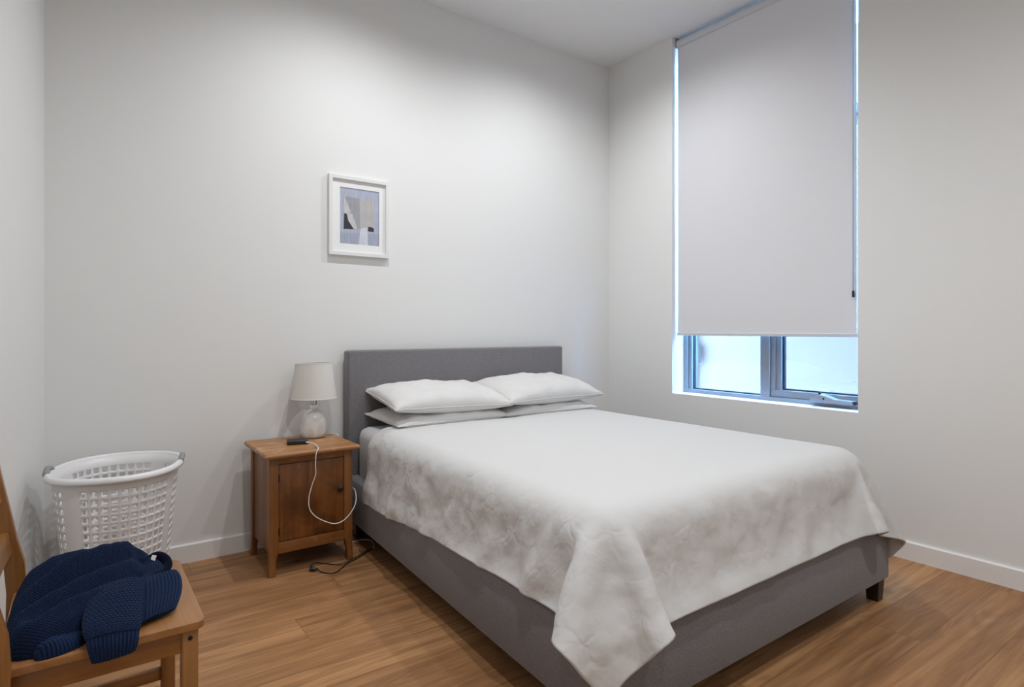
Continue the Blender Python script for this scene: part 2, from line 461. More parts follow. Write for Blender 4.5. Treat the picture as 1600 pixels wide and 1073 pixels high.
# ------------------------------------------------------------------ window
win = empty('window_1', (RD, (WY0+WY1)/2, WZ0)); tag(win, kind='structure')
OX, OY, OZ = RD, (WY0+WY1)/2, WZ0
def wbox(name, b, mat, parent=win, bev=0.0015):
    x0, x1, y0, y1, z0, z1 = b
    return box_obj(name, (x0-OX, x1-OX, y0-OY, y1-OY, z0-OZ, z1-OZ), mat, parent, bev, 1)
ZT = CEIL
bm = bmesh.new()
def wb(bm, x0, x1, y0, y1, z0, z1, bev=0.0015): box(bm, x0-OX, x1-OX, y0-OY, y1-OY, z0-OZ, z1-OZ, bev, 1)
# outer frame with stepped profile
wb(bm, 0.13, 0.21, WY1-0.035, WY1, WZ0+.028, ZT-.045); wb(bm, 0.145, 0.21, WY1-0.062, WY1-0.035, WZ0+.028, ZT-.045)
wb(bm, 0.13, 0.21, WY0, WY0+0.018, WZ0+.028, ZT-.045)
wb(bm, 0.13, 0.21, WY0, WY1, WZ0, WZ0+0.028); wb(bm, 0.13, 0.21, WY0, WY1, ZT-0.045, ZT)
wb(bm, 0.13, 0.21, -1.327, -1.264, WZ0+.028, ZT-.045)                                  # mullion
wb(bm, 0.13, 0.21, WY0+.018, -1.327, 2.46, 2.52)
bm_obj('window_frame', bm, M['alu'], win)
# fixed light glazing bead, left
bm = bmesh.new()
wb(bm, 0.165, 0.19, WY1-0.070, WY1-0.060, WZ0+0.028, ZT-.045); wb(bm, 0.165, 0.19, -1.264, -1.258, WZ0+.028, ZT-.045)
wb(bm, 0.165, 0.19, -1.264, WY1-0.06, WZ0+0.028, WZ0+0.036)
bm_obj('gasket', bm, M['gasket'], win)
# opening sash, right
sash = empty('sash', (0, 0, 0)); sash.parent = win
bm = bmesh.new()
wb(bm, 0.145, 0.20, -1.360, -1.329, WZ0+0.075, 2.415); wb(bm, 0.155, 0.20, -1.395, -1.360, WZ0+0.075, 2.415)
wb(bm, 0.145, 0.20, WY0+.02, -1.329, WZ0+0.030, WZ0+0.075)
wb(bm, 0.145, 0.20, WY0+.02, WY0+.052, WZ0+0.075, 2.415)
wb(bm, 0.145, 0.20, WY0+.02, -1.329, 2.415, 2.457)
bm_obj('sash_frame', bm, M['alu'], sash)
bm = bmesh.new()
wb(bm, 0.170, 0.19, -1.410, -1.395, WZ0+0.075, 2.415); wb(bm, 0.170, 0.19, WY0+.052, -1.410, WZ0+0.075, WZ0+0.085)
bm_obj('gasket', bm, M['gasket'], sash)
gl = NT('window_glass')
_t = gl.n('ShaderNodeBsdfTransparent'); _t.inputs[0].default_value = (0.93, 0.97, 0.99, 1)
_g = gl.n('ShaderNodeBsdfGlossy'); _g.inputs['Roughness'].default_value = 0.0
_m = gl.n('ShaderNodeMixShader'); _m.inputs[0].default_value = 0.06
gl.t.links.new(_t.outputs[0], _m.inputs[1]); gl.t.links.new(_g.outputs[0], _m.inputs[2])
gl.t.links.new(_m.outputs[0], gl.t.nodes['Material Output'].inputs[0])
def pane(name, y0, y1, z0, z1, par):
    bm = bmesh.new(); wb(bm, 0.178, 0.182, y0, y1, z0, z1, 0)
    return bm_obj(name, bm, gl.m, par)
pane('pane', -1.264, WY1-0.06, WZ0+.028, ZT-.045, win)
pane('pane', WY0+.05, -1.385, WZ0+.07, 2.43, sash)
pane('pane', WY0+.018, -1.327, 2.52, ZT-.045, win)
# chain winder on the sash sill
wd = empty('window_winder', (0, 0, 0)); wd.parent = win
bm = bmesh.new()
prof = [(-1.615, .764), (-1.615, .786), (-1.640, .792), (-1.660, .808), (-1.675, .812), (-1.715, .806), (-1.760, .790), (-1.862, .786), (-1.862, .764)]
A = [bm.verts.new((0.085-OX, y-OY, z-OZ)) for y, z in prof]; B = [bm.verts.new((0.142-OX, y-OY, z-OZ)) for y, z in prof]
bm.faces.new(A); bm.faces.new(B[::-1])
for i in range(len(prof)): bm.faces.new((A[i], B[i], B[(i+1) % len(prof)], A[(i+1) % len(prof)]))
bmesh.ops.recalc_face_normals(bm, faces=bm.faces)
bmesh.ops.bevel(bm, geom=list(bm.edges), offset=0.002, segments=2, profile=.5, affect='EDGES')
bm_obj('winder_body', bm, M['winder'], wd)
bm = bmesh.new()
tube_bm(bm, [(0.083-OX, -1.700-OY, .789-OZ), (0.088-OX, -1.700-OY, .789-OZ)], 0.006, 10)
tube_bm(bm, [(0.105-OX, -1.665-OY, .813-OZ), (0.105-OX, -1.669-OY, .825-OZ)], 0.008, 10)
tube_bm(bm, [(0.100-OX, -1.870-OY, .776-OZ), (0.12-OX, -1.858-OY, .776-OZ)], 0.010, 10)
bm_obj('screw', bm, M['dark'], wd)

# ------------------------------------------------------------------ roller blind
bl = empty('roller_blind', (0.045, (WY0+WY1)/2, CEIL)); tag(bl, 'pale grey roller blind pulled most of the way down the tall window', 'blind')
BO = Vector((0.045, (WY0+WY1)/2, CEIL))
def lb(name, b, mat, bev=0.001, par=bl):
    x0, x1, y0, y1, z0, z1 = b
    return box_obj(name, (x0-BO.x, x1-BO.x, y0-BO.y, y1-BO.y, z0-BO.z, z1-BO.z), mat, par, bev, 1)
BY0, BY1 = -1.904, -0.662
RZ = 3.300; RR = 0.026
lb('fabric', (0.0445, 0.0455, BY0, BY1, 1.170, RZ), M['blind'], 0)
bm = bmesh.new(); tube_bm(bm, [(0.045+RR-0.001-BO.x, BY0-BO.y, RZ-BO.z), (0.045+RR-0.001-BO.x, BY1-BO.y, RZ-BO.z)], RR, 32)
# tube sits behind the hanging fabric; a front cover curves over it
shade(bm_obj('roller_tube', bm, M['blind'], bl))
bm = bmesh.new()
prof = [(0.040, 3.272), (0.034, 3.276), (0.030, 3.288), (0.029, 3.302), (0.033, 3.316), (0.042, 3.325), (0.056, 3.328), (0.056, 3.324), (0.043, 3.321), (0.036, 3.313), (0.033, 3.302), (0.034, 3.289), (0.037, 3.280), (0.041, 3.276)]
A = [bm.verts.new((x-BO.x, BY0-.004-BO.y, z-BO.z)) for x, z in prof]; B = [bm.verts.new((x-BO.x, BY1+.004-BO.y, z-BO.z)) for x, z in prof]
bm.faces.new(A); bm.faces.new(B[::-1])
for i in range(len(prof)): bm.faces.new((A[i], B[i], B[(i+1) % len(prof)], A[(i+1) % len(prof)]))
shade(bm_obj('roller_cover', bm, M['blind_rail'], bl))
lb('bottom_rail', (0.036, 0.054, BY0-0.012, BY1+0.003, 1.160, 1.181), M['blind_rail'], 0.003)
lb('bracket', (0.03, 0.075, BY1+0.005, BY1+0.010, 3.27, CEIL), M['blind_bracket'])
lb('bracket', (0.03, 0.075, BY0-0.012, BY0-0.007, 3.27, CEIL), M['blind_bracket'])
bm = bmesh.new()
for dx in (0.028, 0.036):
    pts = [(dx-BO.x, -1.893-BO.y, 3.30-BO.z), (dx-BO.x, -1.893-BO.y, 1.42-BO.z)]
    tube_bm(bm, pts, 0.0017, 6)
bm_obj('chain', bm, M['blind_bracket'], bl)
bm = bmesh.new(); lathe(bm, [(0.002, -.02), (0.006, -.018), (0.007, 0), (0.006, .018), (0.002, .02)], 0, 0, 12)
o = bm_obj('chain_weight', bm, M['dark'], bl); o.location = (0.032-BO.x, -1.893-BO.y, 1.405-BO.z)

# ------------------------------------------------------------------ outside: pale building wall across the light well
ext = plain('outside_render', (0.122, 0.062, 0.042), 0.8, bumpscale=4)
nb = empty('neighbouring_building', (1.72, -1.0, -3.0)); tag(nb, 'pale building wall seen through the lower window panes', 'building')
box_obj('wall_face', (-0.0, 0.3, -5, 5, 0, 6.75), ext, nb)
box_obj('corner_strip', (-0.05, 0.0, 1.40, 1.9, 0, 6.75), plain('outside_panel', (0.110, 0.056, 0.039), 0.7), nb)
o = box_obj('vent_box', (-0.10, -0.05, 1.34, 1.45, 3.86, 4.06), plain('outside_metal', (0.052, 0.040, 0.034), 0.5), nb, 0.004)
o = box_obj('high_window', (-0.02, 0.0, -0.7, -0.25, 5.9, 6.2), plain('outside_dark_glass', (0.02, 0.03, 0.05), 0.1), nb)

# ------------------------------------------------------------------ downlights
for i, (x, y) in enumerate(LIGHTS):
    d = empty('ceiling_downlight', (x, y, CEIL)); tag(d, 'white recessed ceiling downlight ' + ['above the nightstand end of the bed', 'nearest the corner between headboard and window', 'in front of the foot of the bed', 'nearest the wooden chair'][i], 'ceiling light', 'recessed downlights in the ceiling')
    bm = bmesh.new(); lathe(bm, [(0.032, 0.0), (0.032, -0.003), (0.048, -0.004), (0.050, 0.0)], 0, 0, 40, False, False)
    bm_obj('trim_ring', bm, M['trim'], d)
    downlight_lamp(i, x, y, d)

# ------------------------------------------------------------------ bed
bed = empty('bed', (-1.45, -1.2, 0)); tag(bed, 'grey upholstered double bed with a plain rectangular headboard', 'bed')
bo = Vector((-1.45, -1.2, 0))
def sub(pts): return [(x-bo.x, y-bo.y) for x, y in pts]
HX0, HX1 = -2.238, -0.585
FX0, FX1, FY = -2.375, -0.598, -2.325
bm = bmesh.new(); prism(bm, sub([(HX0, -0.105), (HX1, -0.105), (HX1, -0.02), (HX0, -0.02)]), 0.10, 1.080, None, 0.014, 4)
shade(bm_obj('headboard', bm, M['uph'], bed))
T = 0.06
bm = bmesh.new(); prism(bm, sub([(FX0, FY), (HX0-0.006, -0.106), (HX0+T, -0.106), (FX0+T, FY+T)][::-1]), 0.10, 0.352, None, 0.012, 3)
shade(bm_obj('side_rail', bm, M['uph'], bed))
bm = bmesh.new(); prism(bm, sub([(FX1, FY), (HX1, -0.106), (HX1-T, -0.106), (FX1-T, FY+T)]), 0.10, 0.352, None, 0.012, 3)
shade(bm_obj('side_rail', bm, M['uph'], bed))
bm = bmesh.new(); prism(bm, sub([(FX0+0.001, FY-0.002), (FX1-0.001, FY-0.002), (FX1-T, FY+T), (FX0+T, FY+T)]), 0.10, 0.352, None, 0.006, 3)
shade(bm_obj('foot_rail', bm, M['uph'], bed))
bm = bmesh.new(); prism(bm, sub([(FX0+T-.005, FY+T-.005), (FX1-T+.005, FY+T-.005), (HX1-T+.005, -.11), (HX0+T-.005, -.11)]), 0.20, 0.235, None, 0)
bm_obj('slat_base', bm, M['darkwood'], bed)
def bed_leg(x, y, sx, sy):
    bm = bmesh.new(); a = 0.030; b = 0.024
    p = lambda h, ox, oy: [(x-h+ox-bo.x, y-h+oy-bo.y), (x+h+ox-bo.x, y-h+oy-bo.y), (x+h+ox-bo.x, y+h+oy-bo.y), (x-h+ox-bo.x, y+h+oy-bo.y)]
    prism(bm, p(b, 0, 0), 0.0, 0.104, p(a, 0, 0), 0.001, 1)
    bm_obj('leg', bm, M['darkwood'], bed)
bed_leg(-0.642, -2.285, 1, 1); bed_leg(-2.325, -2.28, 1, 1); bed_leg(-2.195, -0.15, 1, 1); bed_leg(-0.63, -0.15, 1, 1)

# mattress
mt = bmesh.new(); prism(mt, [(-2.295, -2.22), (-.68, -2.22), (-.68, -.110), (-2.19, -.110)], 0.236, 0.632, None, 0.055, 6)
o = bm_obj('mattress', mt, M['sheet']); shade(o, 60); tag(o, 'white mattress in a fitted sheet, mostly hidden under the duvet', 'mattress')

# duvet: draped cloth surface
def drape_duvet():
    """position-based cloth: a flat sheet falls over the mattress and the rails"""
    rng = np.random.default_rng(7)
    step = 0.0235
    y0, y1, xa, xb = -0.40, -2.555, -2.59, -0.372
    nx = int(round((xb-xa)/step))+1; ny = int(round((y0-y1)/step))+1
    I, J = np.meshgrid(np.arange(nx), np.arange(ny)); t = J/(ny-1)
    xL = xa + .02*np.sin(t*3.14)**2 + .055*np.clip((t-.88)/.12, 0, 1)
    X = np.zeros((ny, nx, 3)); X[..., 0] = xL+(xb-xL)*I/(nx-1); X[..., 1] = y0+(y1-y0)*t - .02*np.clip(1-I/(nx*.15), 0, 1)*np.clip((t-.85)/.15, 0, 1)
    def smooth(n):
        a = rng.normal(size=(ny, nx))
        for _ in range(n): a = (a+np.roll(a, 1, 0)+np.roll(a, -1, 0)+np.roll(a, 1, 1)+np.roll(a, -1, 1))/5
        return a/a.std()
    flat = X.reshape(-1, 3).copy()
    side = np.clip(np.maximum((-X[..., 0]-2.15)/.08, (-X[..., 1]-2.12)/.1), 0, 1)
    slack = (1.004+.004*smooth(16)+side*(.010+.010*smooth(8)+.012*smooth(2))).ravel()
    P = flat.copy(); P[:, 2] = .70+.004*smooth(6).ravel()
    cons = []
    def add(di, dj, stiff):
        j, i = np.meshgrid(np.arange(max(0, -dj), ny-max(0, dj)), np.arange(max(0, -di), nx-max(0, di)), indexing='ij')
        j = j.ravel(); i = i.ravel(); a = j*nx+i; b = (j+dj)*nx+i+di
        key = ((i//max(abs(di), 1)) if dj == 0 else (j//max(abs(dj), 1))) % 2
        L = np.linalg.norm(flat[a]-flat[b], axis=1)*slack[a]
        for k in (0, 1):
            m = key == k; cons.append((a[m], b[m], L[m], stiff))
    add(1, 0, 1); add(0, 1, 1); add(1, 1, .7); add(-1, 1, .7)
    add(2, 0, .08); add(0, 2, .08); add(4, 0, .012); add(0, 4, .012)
    def collide(P, old):
        for (xh, xf, xr, yf, z0, z1, r, off) in ((-2.19, -2.295, -.668, -2.235, .2, .627, .075, .045), (-2.235, -2.375, -.595, -2.325, .1, .355, .02, .018)):
            tt = (-P[:, 1]-.1)/2.2; xl_ = xh+(xf-xh)*tt
            c = np.stack([(xl_+xr)/2, np.full(len(P), (yf-.1)/2), np.full(len(P), (z0+z1)/2)], 1)
            h = np.stack([(xr-xl_)/2, np.full(len(P), (-.1-yf)/2), np.full(len(P), (z1-z0)/2)], 1)
            d = P-c; q = np.abs(d)-h+r; sg = np.sign(d)
            m = np.maximum(q, 0); l = np.linalg.norm(m, axis=1)
            sd = l+np.minimum(q.max(1), 0)-r
            n = np.where(l[:, None] > 1e-9, m/np.maximum(l, 1e-9)[:, None], np.eye(3)[q.argmax(1)])*sg
            pen = off-sd; k = pen > 0
            P[k] += n[k]*pen[k][:, None]
            dv = P[k]-old[k]; dv = dv-(dv*n[k]).sum(1)[:, None]*n[k]
            f = np.minimum(1, .6*pen[k]/np.maximum(np.linalg.norm(dv, axis=1), 1e-9))
            P[k] -= dv*f[:, None]
        return P
    held = (np.abs(flat[:, 0]+1.45) < .62) & (flat[:, 1] > -1.95)
    V = np.zeros_like(P); dt = 1/200.
    for n_, damp in ((200, .99), (150, .97), (90, .9)):
        for s in range(n_):
            old = P.copy(); V[:, 2] -= 9.8*dt; V *= damp; P = P+V*dt
            for it in range(5):
                for a, b, L, st in cons:
                    d = P[b]-P[a]; l = np.sqrt((d*d).sum(1))
                    d *= ((l-L)/(l+1e-9)*.5*st)[:, None]
                    P[a] += d; P[b] -= d
                if it in (2, 4): P = collide(P, old)
            P[held, :2] += (flat[held, :2]-P[held, :2])*.05
            V = (P-old)/dt
            V *= np.minimum(1, 3/np.maximum(np.linalg.norm(V, axis=1), 1e-9))[:, None]
    return P.reshape(ny, nx, 3)
G = drape_duvet()
# soft crumples of the hanging linen
gu = np.gradient(G, axis=1); gv = np.gradient(G, axis=0); gn = np.cross(gv, gu); gn /= np.linalg.norm(gn, axis=2, keepdims=True)+1e-9
gn *= np.where(gn[len(gn)//2, gn.shape[1]//2, 2] < 0, -1, 1)
for j in range(G.shape[0]):
    for i in range(G.shape[1]):
        p = Vector(G[j, i]); hang = min(1.0, max(0.0, 1.15-abs(gn[j, i, 2])*1.1))
        edge_ = max(0.0, (j-G.shape[0]*0.86)/(G.shape[0]*0.14), (G.shape[1]*0.14-i)/(G.shape[1]*0.14), (i-G.shape[1]*0.86)/(G.shape[1]*0.14))
        h = (0.007+0.012*edge_)*max(-0.25, noise.noise(p*7.5+Vector((5, 2, 1))))+0.004*noise.noise(p*14)+0.0035*(0.4-2*abs(noise.noise(p*19+Vector((3, 1, 7)))))
        G[j, i] += gn[j, i]*(hang+0.10)*h
G[0:2, :, 2] -= np.array([[0.018], [0.006]])
duv = grid_mesh('duvet', G, M['duvet'])
sd = duv.modifiers.new('round', 'SUBSURF'); sd.levels = 1; sd.render_levels = 2
so = duv.modifiers.new('thickness', 'SOLIDIFY'); so.thickness = 0.010; so.offset = 1.0
tag(duv, 'white crumpled linen duvet draped over the bed with a corner hanging down', 'duvet')
# sanity of orientation: normals should point up
me = duv.data
if me.polygons[len(me.polygons)//2].normal.z < 0: me.flip_normals()
so.offset = -1.0

# ------------------------------------------------------------------ pillows
def pillow(name, c, size, rot, label, seed, sag=0.0, floor_z=None):
    L, W, H = size; nu, nv = 84, 60
    rnd = random.Random(seed); ox = rnd.uniform(0, 50)
    top = []; V = []; F = []
    def pt(u, v, s):
        # u,v in -1..1 ; corners pulled out, edges pulled in
        ex = 1 - 0.055*(1-u*u)*abs(v)**3*0 ; 
        x = u*L/2*(1 - 0.045*(1-abs(v)**2.0)*1.0*abs(u)**3) * 1.0
        y = v*W/2*(1 - 0.085*(1-abs(u)**2.0)*1.0*abs(v)**3)
        a = (1-abs(u)**2.8); b = (1-abs(v)**2.4)
        h = (max(a, 0)*max(b, 0))**0.44
        ed = 1-max(abs(u), abs(v))
        wr = 0
        n1 = noise.noise(Vector((x*7+ox, y*7, s*3))); n2 = noise.noise(Vector((x*16+ox, y*16+9, s*5)))
        # radiating creases near corners
        cr = math.sin((u*v)*18+ox)*0.004*(abs(u)*abs(v))**2
        h2 = H/2*h + s*0 + (n1*0.012+n2*0.006)*min(1, h*1.6)*(1 if s > 0 else .5) + cr
        return x, y, s*max(h2, 0.0)
    idx = {}
    for s in (1, -1):
        for j in range(nv+1):
            for i in range(nu+1):
                u = -1+2*i/nu; v = -1+2*j/nv
                u = math.copysign(abs(u)**0.9, u); v = math.copysign(abs(v)**0.9, v)
                edge = i in (0, nu) or j in (0, nv)
                if s == -1 and edge: idx[(s, i, j)] = idx[(1, i, j)]; continue
                x, y, z = pt(u, v, s)
                if s < 0: z *= 0.7
                z -= sag*(x/(L/2))**2*0.0
                idx[(s, i, j)] = len(V); V.append(Vector((x, y, z)))
        for j in range(nv):
            for i in range(nu):
                q = [idx[(s, i, j)], idx[(s, i+1, j)], idx[(s, i+1, j+1)], idx[(s, i, j+1)]]
                F.append(q if s > 0 else q[::-1])
    rm = Matrix.Rotation(R(rot[2]), 4, 'Z') @ Matrix.Rotation(R(rot[1]), 4, 'Y') @ Matrix.Rotation(R(rot[0]), 4, 'X')
    V2 = [rm @ p for p in V]
    if floor_z is not None:
        V2 = [Vector((p.x, p.y, max(p.z, floor_z(p.x+c[0], p.y+c[1]) - c[2]))) for p in V2]
    me = bpy.data.meshes.new(name); me.from_pydata([tuple(p) for p in V2], [], [tuple(f) for f in F])
    o = new_obj(name, me, M['pillow'], None, True); o.location = c
    # seam piping around the edge
    loop = [V2[idx[(1, i, 0)]] for i in range(nu)] + [V2[idx[(1, nu, j)]] for j in range(nv)] + [V2[idx[(1, i, nv)]] for i in range(nu, 0, -1)] + [V2[idx[(1, 0, j)]] for j in range(nv, 0, -1)]
    bm = bmesh.new(); tube_bm(bm, loop, 0.0028, 6, True)
    bm_obj('seam', bm, M['pillow'], o, True)
    tag(o, label, 'pillow', 'white pillows at the headboard')
    return o
PIL = [
 ((-1.765, -0.330, 0.692), (0.75, 0.46, 0.125), (2, 0, 0), 'white pillow nearest the nightstand, under another pillow', 1),
 ((-1.055, -0.335, 0.690), (0.75, 0.46, 0.120), (2, 0, 0), 'flattened white pillow on the window side, under another pillow', 2),
 ((-1.760, -0.335, 0.795), (0.77, 0.48, 0.175), (8, 1.5, -2), 'plump white pillow on top of the stack nearest the nightstand', 3),
 ((-1.020, -0.335, 0.800), (0.80, 0.48, 0.185), (9, 0, 2), 'plump white pillow on top of the stack on the window side', 4)]
for c, s, r, lab, sd_ in PIL: pillow('pillow', c, s, r, lab, sd_)

# ------------------------------------------------------------------ nightstand
ns = empty('nightstand', (-2.56, -0.27, 0)); tag(ns, 'small worn orange-brown wooden nightstand with one cupboard door', 'nightstand')
no = Vector((-2.56, -0.27, 0))
def nb_(name, b, mat, bev=0.002, par=ns, seg=2):
    x0, x1, y0, y1, z0, z1 = b
    return box_obj(name, (x0-no.x, x1-no.x, y0-no.y, y1-no.y, z0, z1), mat, par, bev, seg)
ZT_ = 0.605
# top with moulded edge
bm = bmesh.new()
def rr(i): return [(-2.797+i-no.x, -0.505+i-no.y), (-2.328-i-no.x, -0.505+i-no.y), (-2.328-i-no.x, -0.055-no.y), (-2.797+i-no.x, -0.055-no.y)]
prof = [(0.012, 0.580), (0.006, 0.581), (0.004, 0.585), (0.0008, 0.588), (0, 0.593), (0.002, 0.599), (0.006, 0.6035), (0.010, 0.605)]
rings = [[bm.verts.new((x, y, z)) for x, y in rr(i)] for i, z in prof]
for A, B in zip(rings, rings[1:]):
    for q in range(4): bm.faces.new((A[q], A[(q+1) % 4], B[(q+1) % 4], B[q]))
bm.faces.new(rings[0][::-1]); bm.faces.new(rings[-1])
shade(bm_obj('tabletop', bm, M['nstop'], ns), 50)
CX0, CX1, CY0, CY1 = -2.768, -2.352, -0.460, -0.075
def leg(x0, x1, y0, y1, dx, dy):
    """corner post, foot curving out/tapering below the case"""
    bm = bmesh.new(); rings = []
    lv = [(0.0, .72, 1.0), (0.03, .66, .45), (0.06, .68, .12), (0.095, .82, 0.0), (0.115, 1, 0.0), (0.35, 1, 0), (0.580, 1, 0)]
    for z, wf, out in lv:
        w_ = (x1-x0)*wf; d_ = (y1-y0)*wf
        ax = x0 if dx < 0 else x1-w_; ay = y0 if dy < 0 else y1-d_
        ax += dx*0.004*out; ay += dy*0.006*out
        rings.append([bm.verts.new((px-no.x, py-no.y, z)) for px, py in ((ax, ay), (ax+w_, ay), (ax+w_, ay+d_), (ax, ay+d_))])
    for A, B in zip(rings, rings[1:]):
        for q in range(4): bm.faces.new((A[q], A[(q+1) % 4], B[(q+1) % 4], B[q]))
    bm.faces.new(rings[0][::-1]); bm.faces.new(rings[-1])
    bmesh.ops.recalc_face_normals(bm, faces=bm.faces)
    es = [e for e in bm.edges if len(e.link_faces) == 2 and e.calc_face_angle(0) > 1.0]
    bmesh.ops.bevel(bm, geom=es, offset=0.002, segments=2, profile=.5, affect='EDGES')
    shade(bm_obj('leg', bm, M['ns'], ns), 40)
PW = 0.044
leg(CX0, CX0+PW, CY0, CY0+PW, -1, -1); leg(CX1-PW, CX1, CY0, CY0+PW, 1, -1)
leg(CX0, CX0+PW, CY1-PW, CY1, -1, 1); leg(CX1-PW, CX1, CY1-PW, CY1, 1, 1)
nb_('side_panel', (CX0+0.008, CX0+0.020, CY0+PW-.002, CY1-PW+.002, 0.105, 0.580), M['ns'])
nb_('side_panel', (CX1-0.020, CX1-0.008, CY0+PW-.002, CY1-PW+.002, 0.105, 0.580), M['ns'])
nb_('back_panel', (CX0+PW-.002, CX1-PW+.002, CY1-0.016, CY1-0.006, 0.105, 0.580), M['ns'])
nb_('bottom_panel', (CX0+0.02, CX1-0.02, CY0+.03, CY1-0.016, 0.125, 0.140), M['nsx'])
nb_('front_rail', (CX0+PW-.001, CX1-PW+.001, CY0+0.003, CY0+0.025, 0.543, 0.580), M['nsx'], 0.0015)
nb_('front_rail', (CX0+PW-.001, CX1-PW+.001, CY0+0.001, CY0+0.025, 0.106, 0.160), M['nsx'], 0.003)
door = nb_('door', (CX0+PW+.002, CX1-PW-.002, CY0+0.006, CY0+0.024, 0.163, 0.540), M['nsdoor'], 0.0015)
bm = bmesh.new()
lathe(bm, [(0.005, 0), (0.005, 0.008), (0.012, 0.012), (0.015, 0.018), (0.013, 0.025), (0.006, 0.028)], 0, 0, 24)
kb = bm_obj('knob', bm, M['dark'], door, True); kb.location = (-2.420-no.x, CY0+0.007-no.y, 0.379); kb.rotation_euler = (R(90), 0, 0)
for z in (0.475, 0.215):
    bm = bmesh.new(); tube_bm(bm, [(CX0+PW+0.001-no.x, CY0-0.001-no.y+.002, z-0.018), (CX0+PW+0.001-no.x, CY0-.001-no.y+.002, z+0.018)], 0.0032, 8)
    bm_obj('hinge', bm, M['dark'], door)

# ------------------------------------------------------------------ table lamp
LX, LY, LZ = -2.455, -0.150, ZT_
lamp = empty('table_lamp', (LX, LY, LZ)); tag(lamp, 'small table lamp with white drum shade and pale ceramic base on the nightstand', 'lamp')
bm = bmesh.new()
lathe(bm, [(0.048, 0.0), (0.058, 0.003), (0.066, 0.012), (0.0695, 0.030), (0.0700, 0.050), (0.067, 0.080), (0.062, 0.105), (0.054, 0.125), (0.044, 0.139), (0.032, 0.148), (0.024, 0.153), (0.0215, 0.160), (0.0215, 0.172), (0.018, 0.176)], 0, 0, 56)
bm_obj('lamp_base', bm, M['ceramic'], lamp, True)
bm = bmesh.new(); lathe(bm, [(0.012, 0.174), (0.012, 0.182), (0.016, 0.184), (0.016, 0.206), (0.010, 0.209), (0.010, 0.24)], 0, 0, 24)
shade(bm_obj('socket', bm, M['chrome'], lamp))
bm = bmesh.new(); lathe(bm, [(0.010, 0.24), (0.026, 0.27), (0.030, 0.295), (0.022, 0.32), (0.004, 0.332)], 0, 0, 20)
bm_obj('bulb', bm, plain('frosted_bulb', (0.85, 0.85, 0.83), 0.4), lamp, True)
bm = bmesh.new(); s0, s1 = 0.218, 0.412; r0, r1 = 0.122, 0.098
lathe(bm, [(r0, s0), (r1, s1), (r1-0.0015, s1), (r0-0.0015, s0), (r0, s0)], 0, 0, 72, False, False)
sh = bm_obj('lamp_shade', bm, M['shade'], lamp, True); shade(sh, 50)
bm = bmesh.new()
tube_bm(bm, [(r0*math.cos(t*2*math.pi/60), r0*math.sin(t*2*math.pi/60), s0) for t in range(60)], 0.0018, 6, True)
bm_obj('shade_ring', bm, M['whitecord'], sh, True); bm = bmesh.new()
tube_bm(bm, [(r1*math.cos(t*2*math.pi/60), r1*math.sin(t*2*math.pi/60), s1) for t in range(60)], 0.0018, 6, True)
bm_obj('shade_ring', bm, M['whitecord'], sh, True); bm = bmesh.new()
for q in range(3):
    t = q*2*math.pi/3+.4; tube_bm(bm, [(0.016*math.cos(t), 0.016*math.sin(t), 0.206), (r0*.98*math.cos(t), r0*.98*math.sin(t), s0+.006)], 0.0013, 6)
bm_obj('shade_spider', bm, M['whitecord'], sh, True)
bm = bmesh.new()
pts = catmull([(0.060, 0.02, 0.004), (0.085, 0.035, 0.004), (0.115, 0.02, 0.0035), (0.129, 0.0, 0.003), (0.1335, -0.01, -0.006), (0.135, -0.012, -0.05), (0.134, 0.02, -0.2), (0.132, 0.05, -0.58)], 6)
tube_bm(bm, pts, 0.0026, 8); bm_obj('lamp_cord', bm, M['whitecord'], lamp, True)

# ------------------------------------------------------------------ power bank and cable
pb = empty('power_bank', (-2.585, -0.290, ZT_), R(-14)); tag(pb, 'small black power bank lying on the nightstand beside the lamp', 'power bank')
box_obj('case', (-0.052, 0.052, -0.040, 0.040, 0.0, 0.022), M['black'], pb, 0.005, 3)
box_obj('port', (0.030, 0.042, -0.0407, -0.039, 0.007, 0.015), M['gasket'], pb, 0)
cb = empty('charging_cable', (-2.55, -0.33, ZT_)); tag(cb, 'white charging cable looping down in front of the nightstand door', 'cable')
co = Vector((-2.55, -0.33, ZT_))
path = [(-2.545, -0.336, .616), (-2.530, -0.385, .613), (-2.535, -0.45, .609), (-2.545, -0.502, .609), (-2.560, -0.515, .585), (-2.563, -0.514, .53), (-2.560, -0.508, .485), (-2.575, -0.50, .43), (-2.590, -0.498, .37), (-2.588, -0.50, .315), (-2.563, -0.505, .275), (-2.520, -0.508, .243), (-2.468, -0.508, .219), (-2.425, -0.506, .222), (-2.385, -0.502, .248), (-2.352, -0.495, .290), (-2.338, -0.475, .330), (-2.335, -0.44, .36), (-2.333, -0.38, .34), (-2.332, -0.30, .22), (-2.328, -0.24, .06), (-2.30, -0.225, .004), (-2.255, -0.228, .0035), (-2.205, -0.225, .0035), (-2.172, -0.262, .0035), (-2.178, -0.33, .0035), (-2.205, -0.385, .0035)]
bm = bmesh.new(); tube_bm(bm, [Vector(p)-co for p in catmull(path, 6)], 0.0024, 8)
bm_obj('cord', bm, M['whitecord'], cb, True)
o = box_obj('usb_plug', (-0.006, 0.006, -0.016, 0.016, -0.0035, 0.0035), M['whitecord'], cb, 0.002); o.location = (-2.548-co.x, -0.330-co.y, .616-co.z); o.rotation_euler = (0, 0, R(-14))

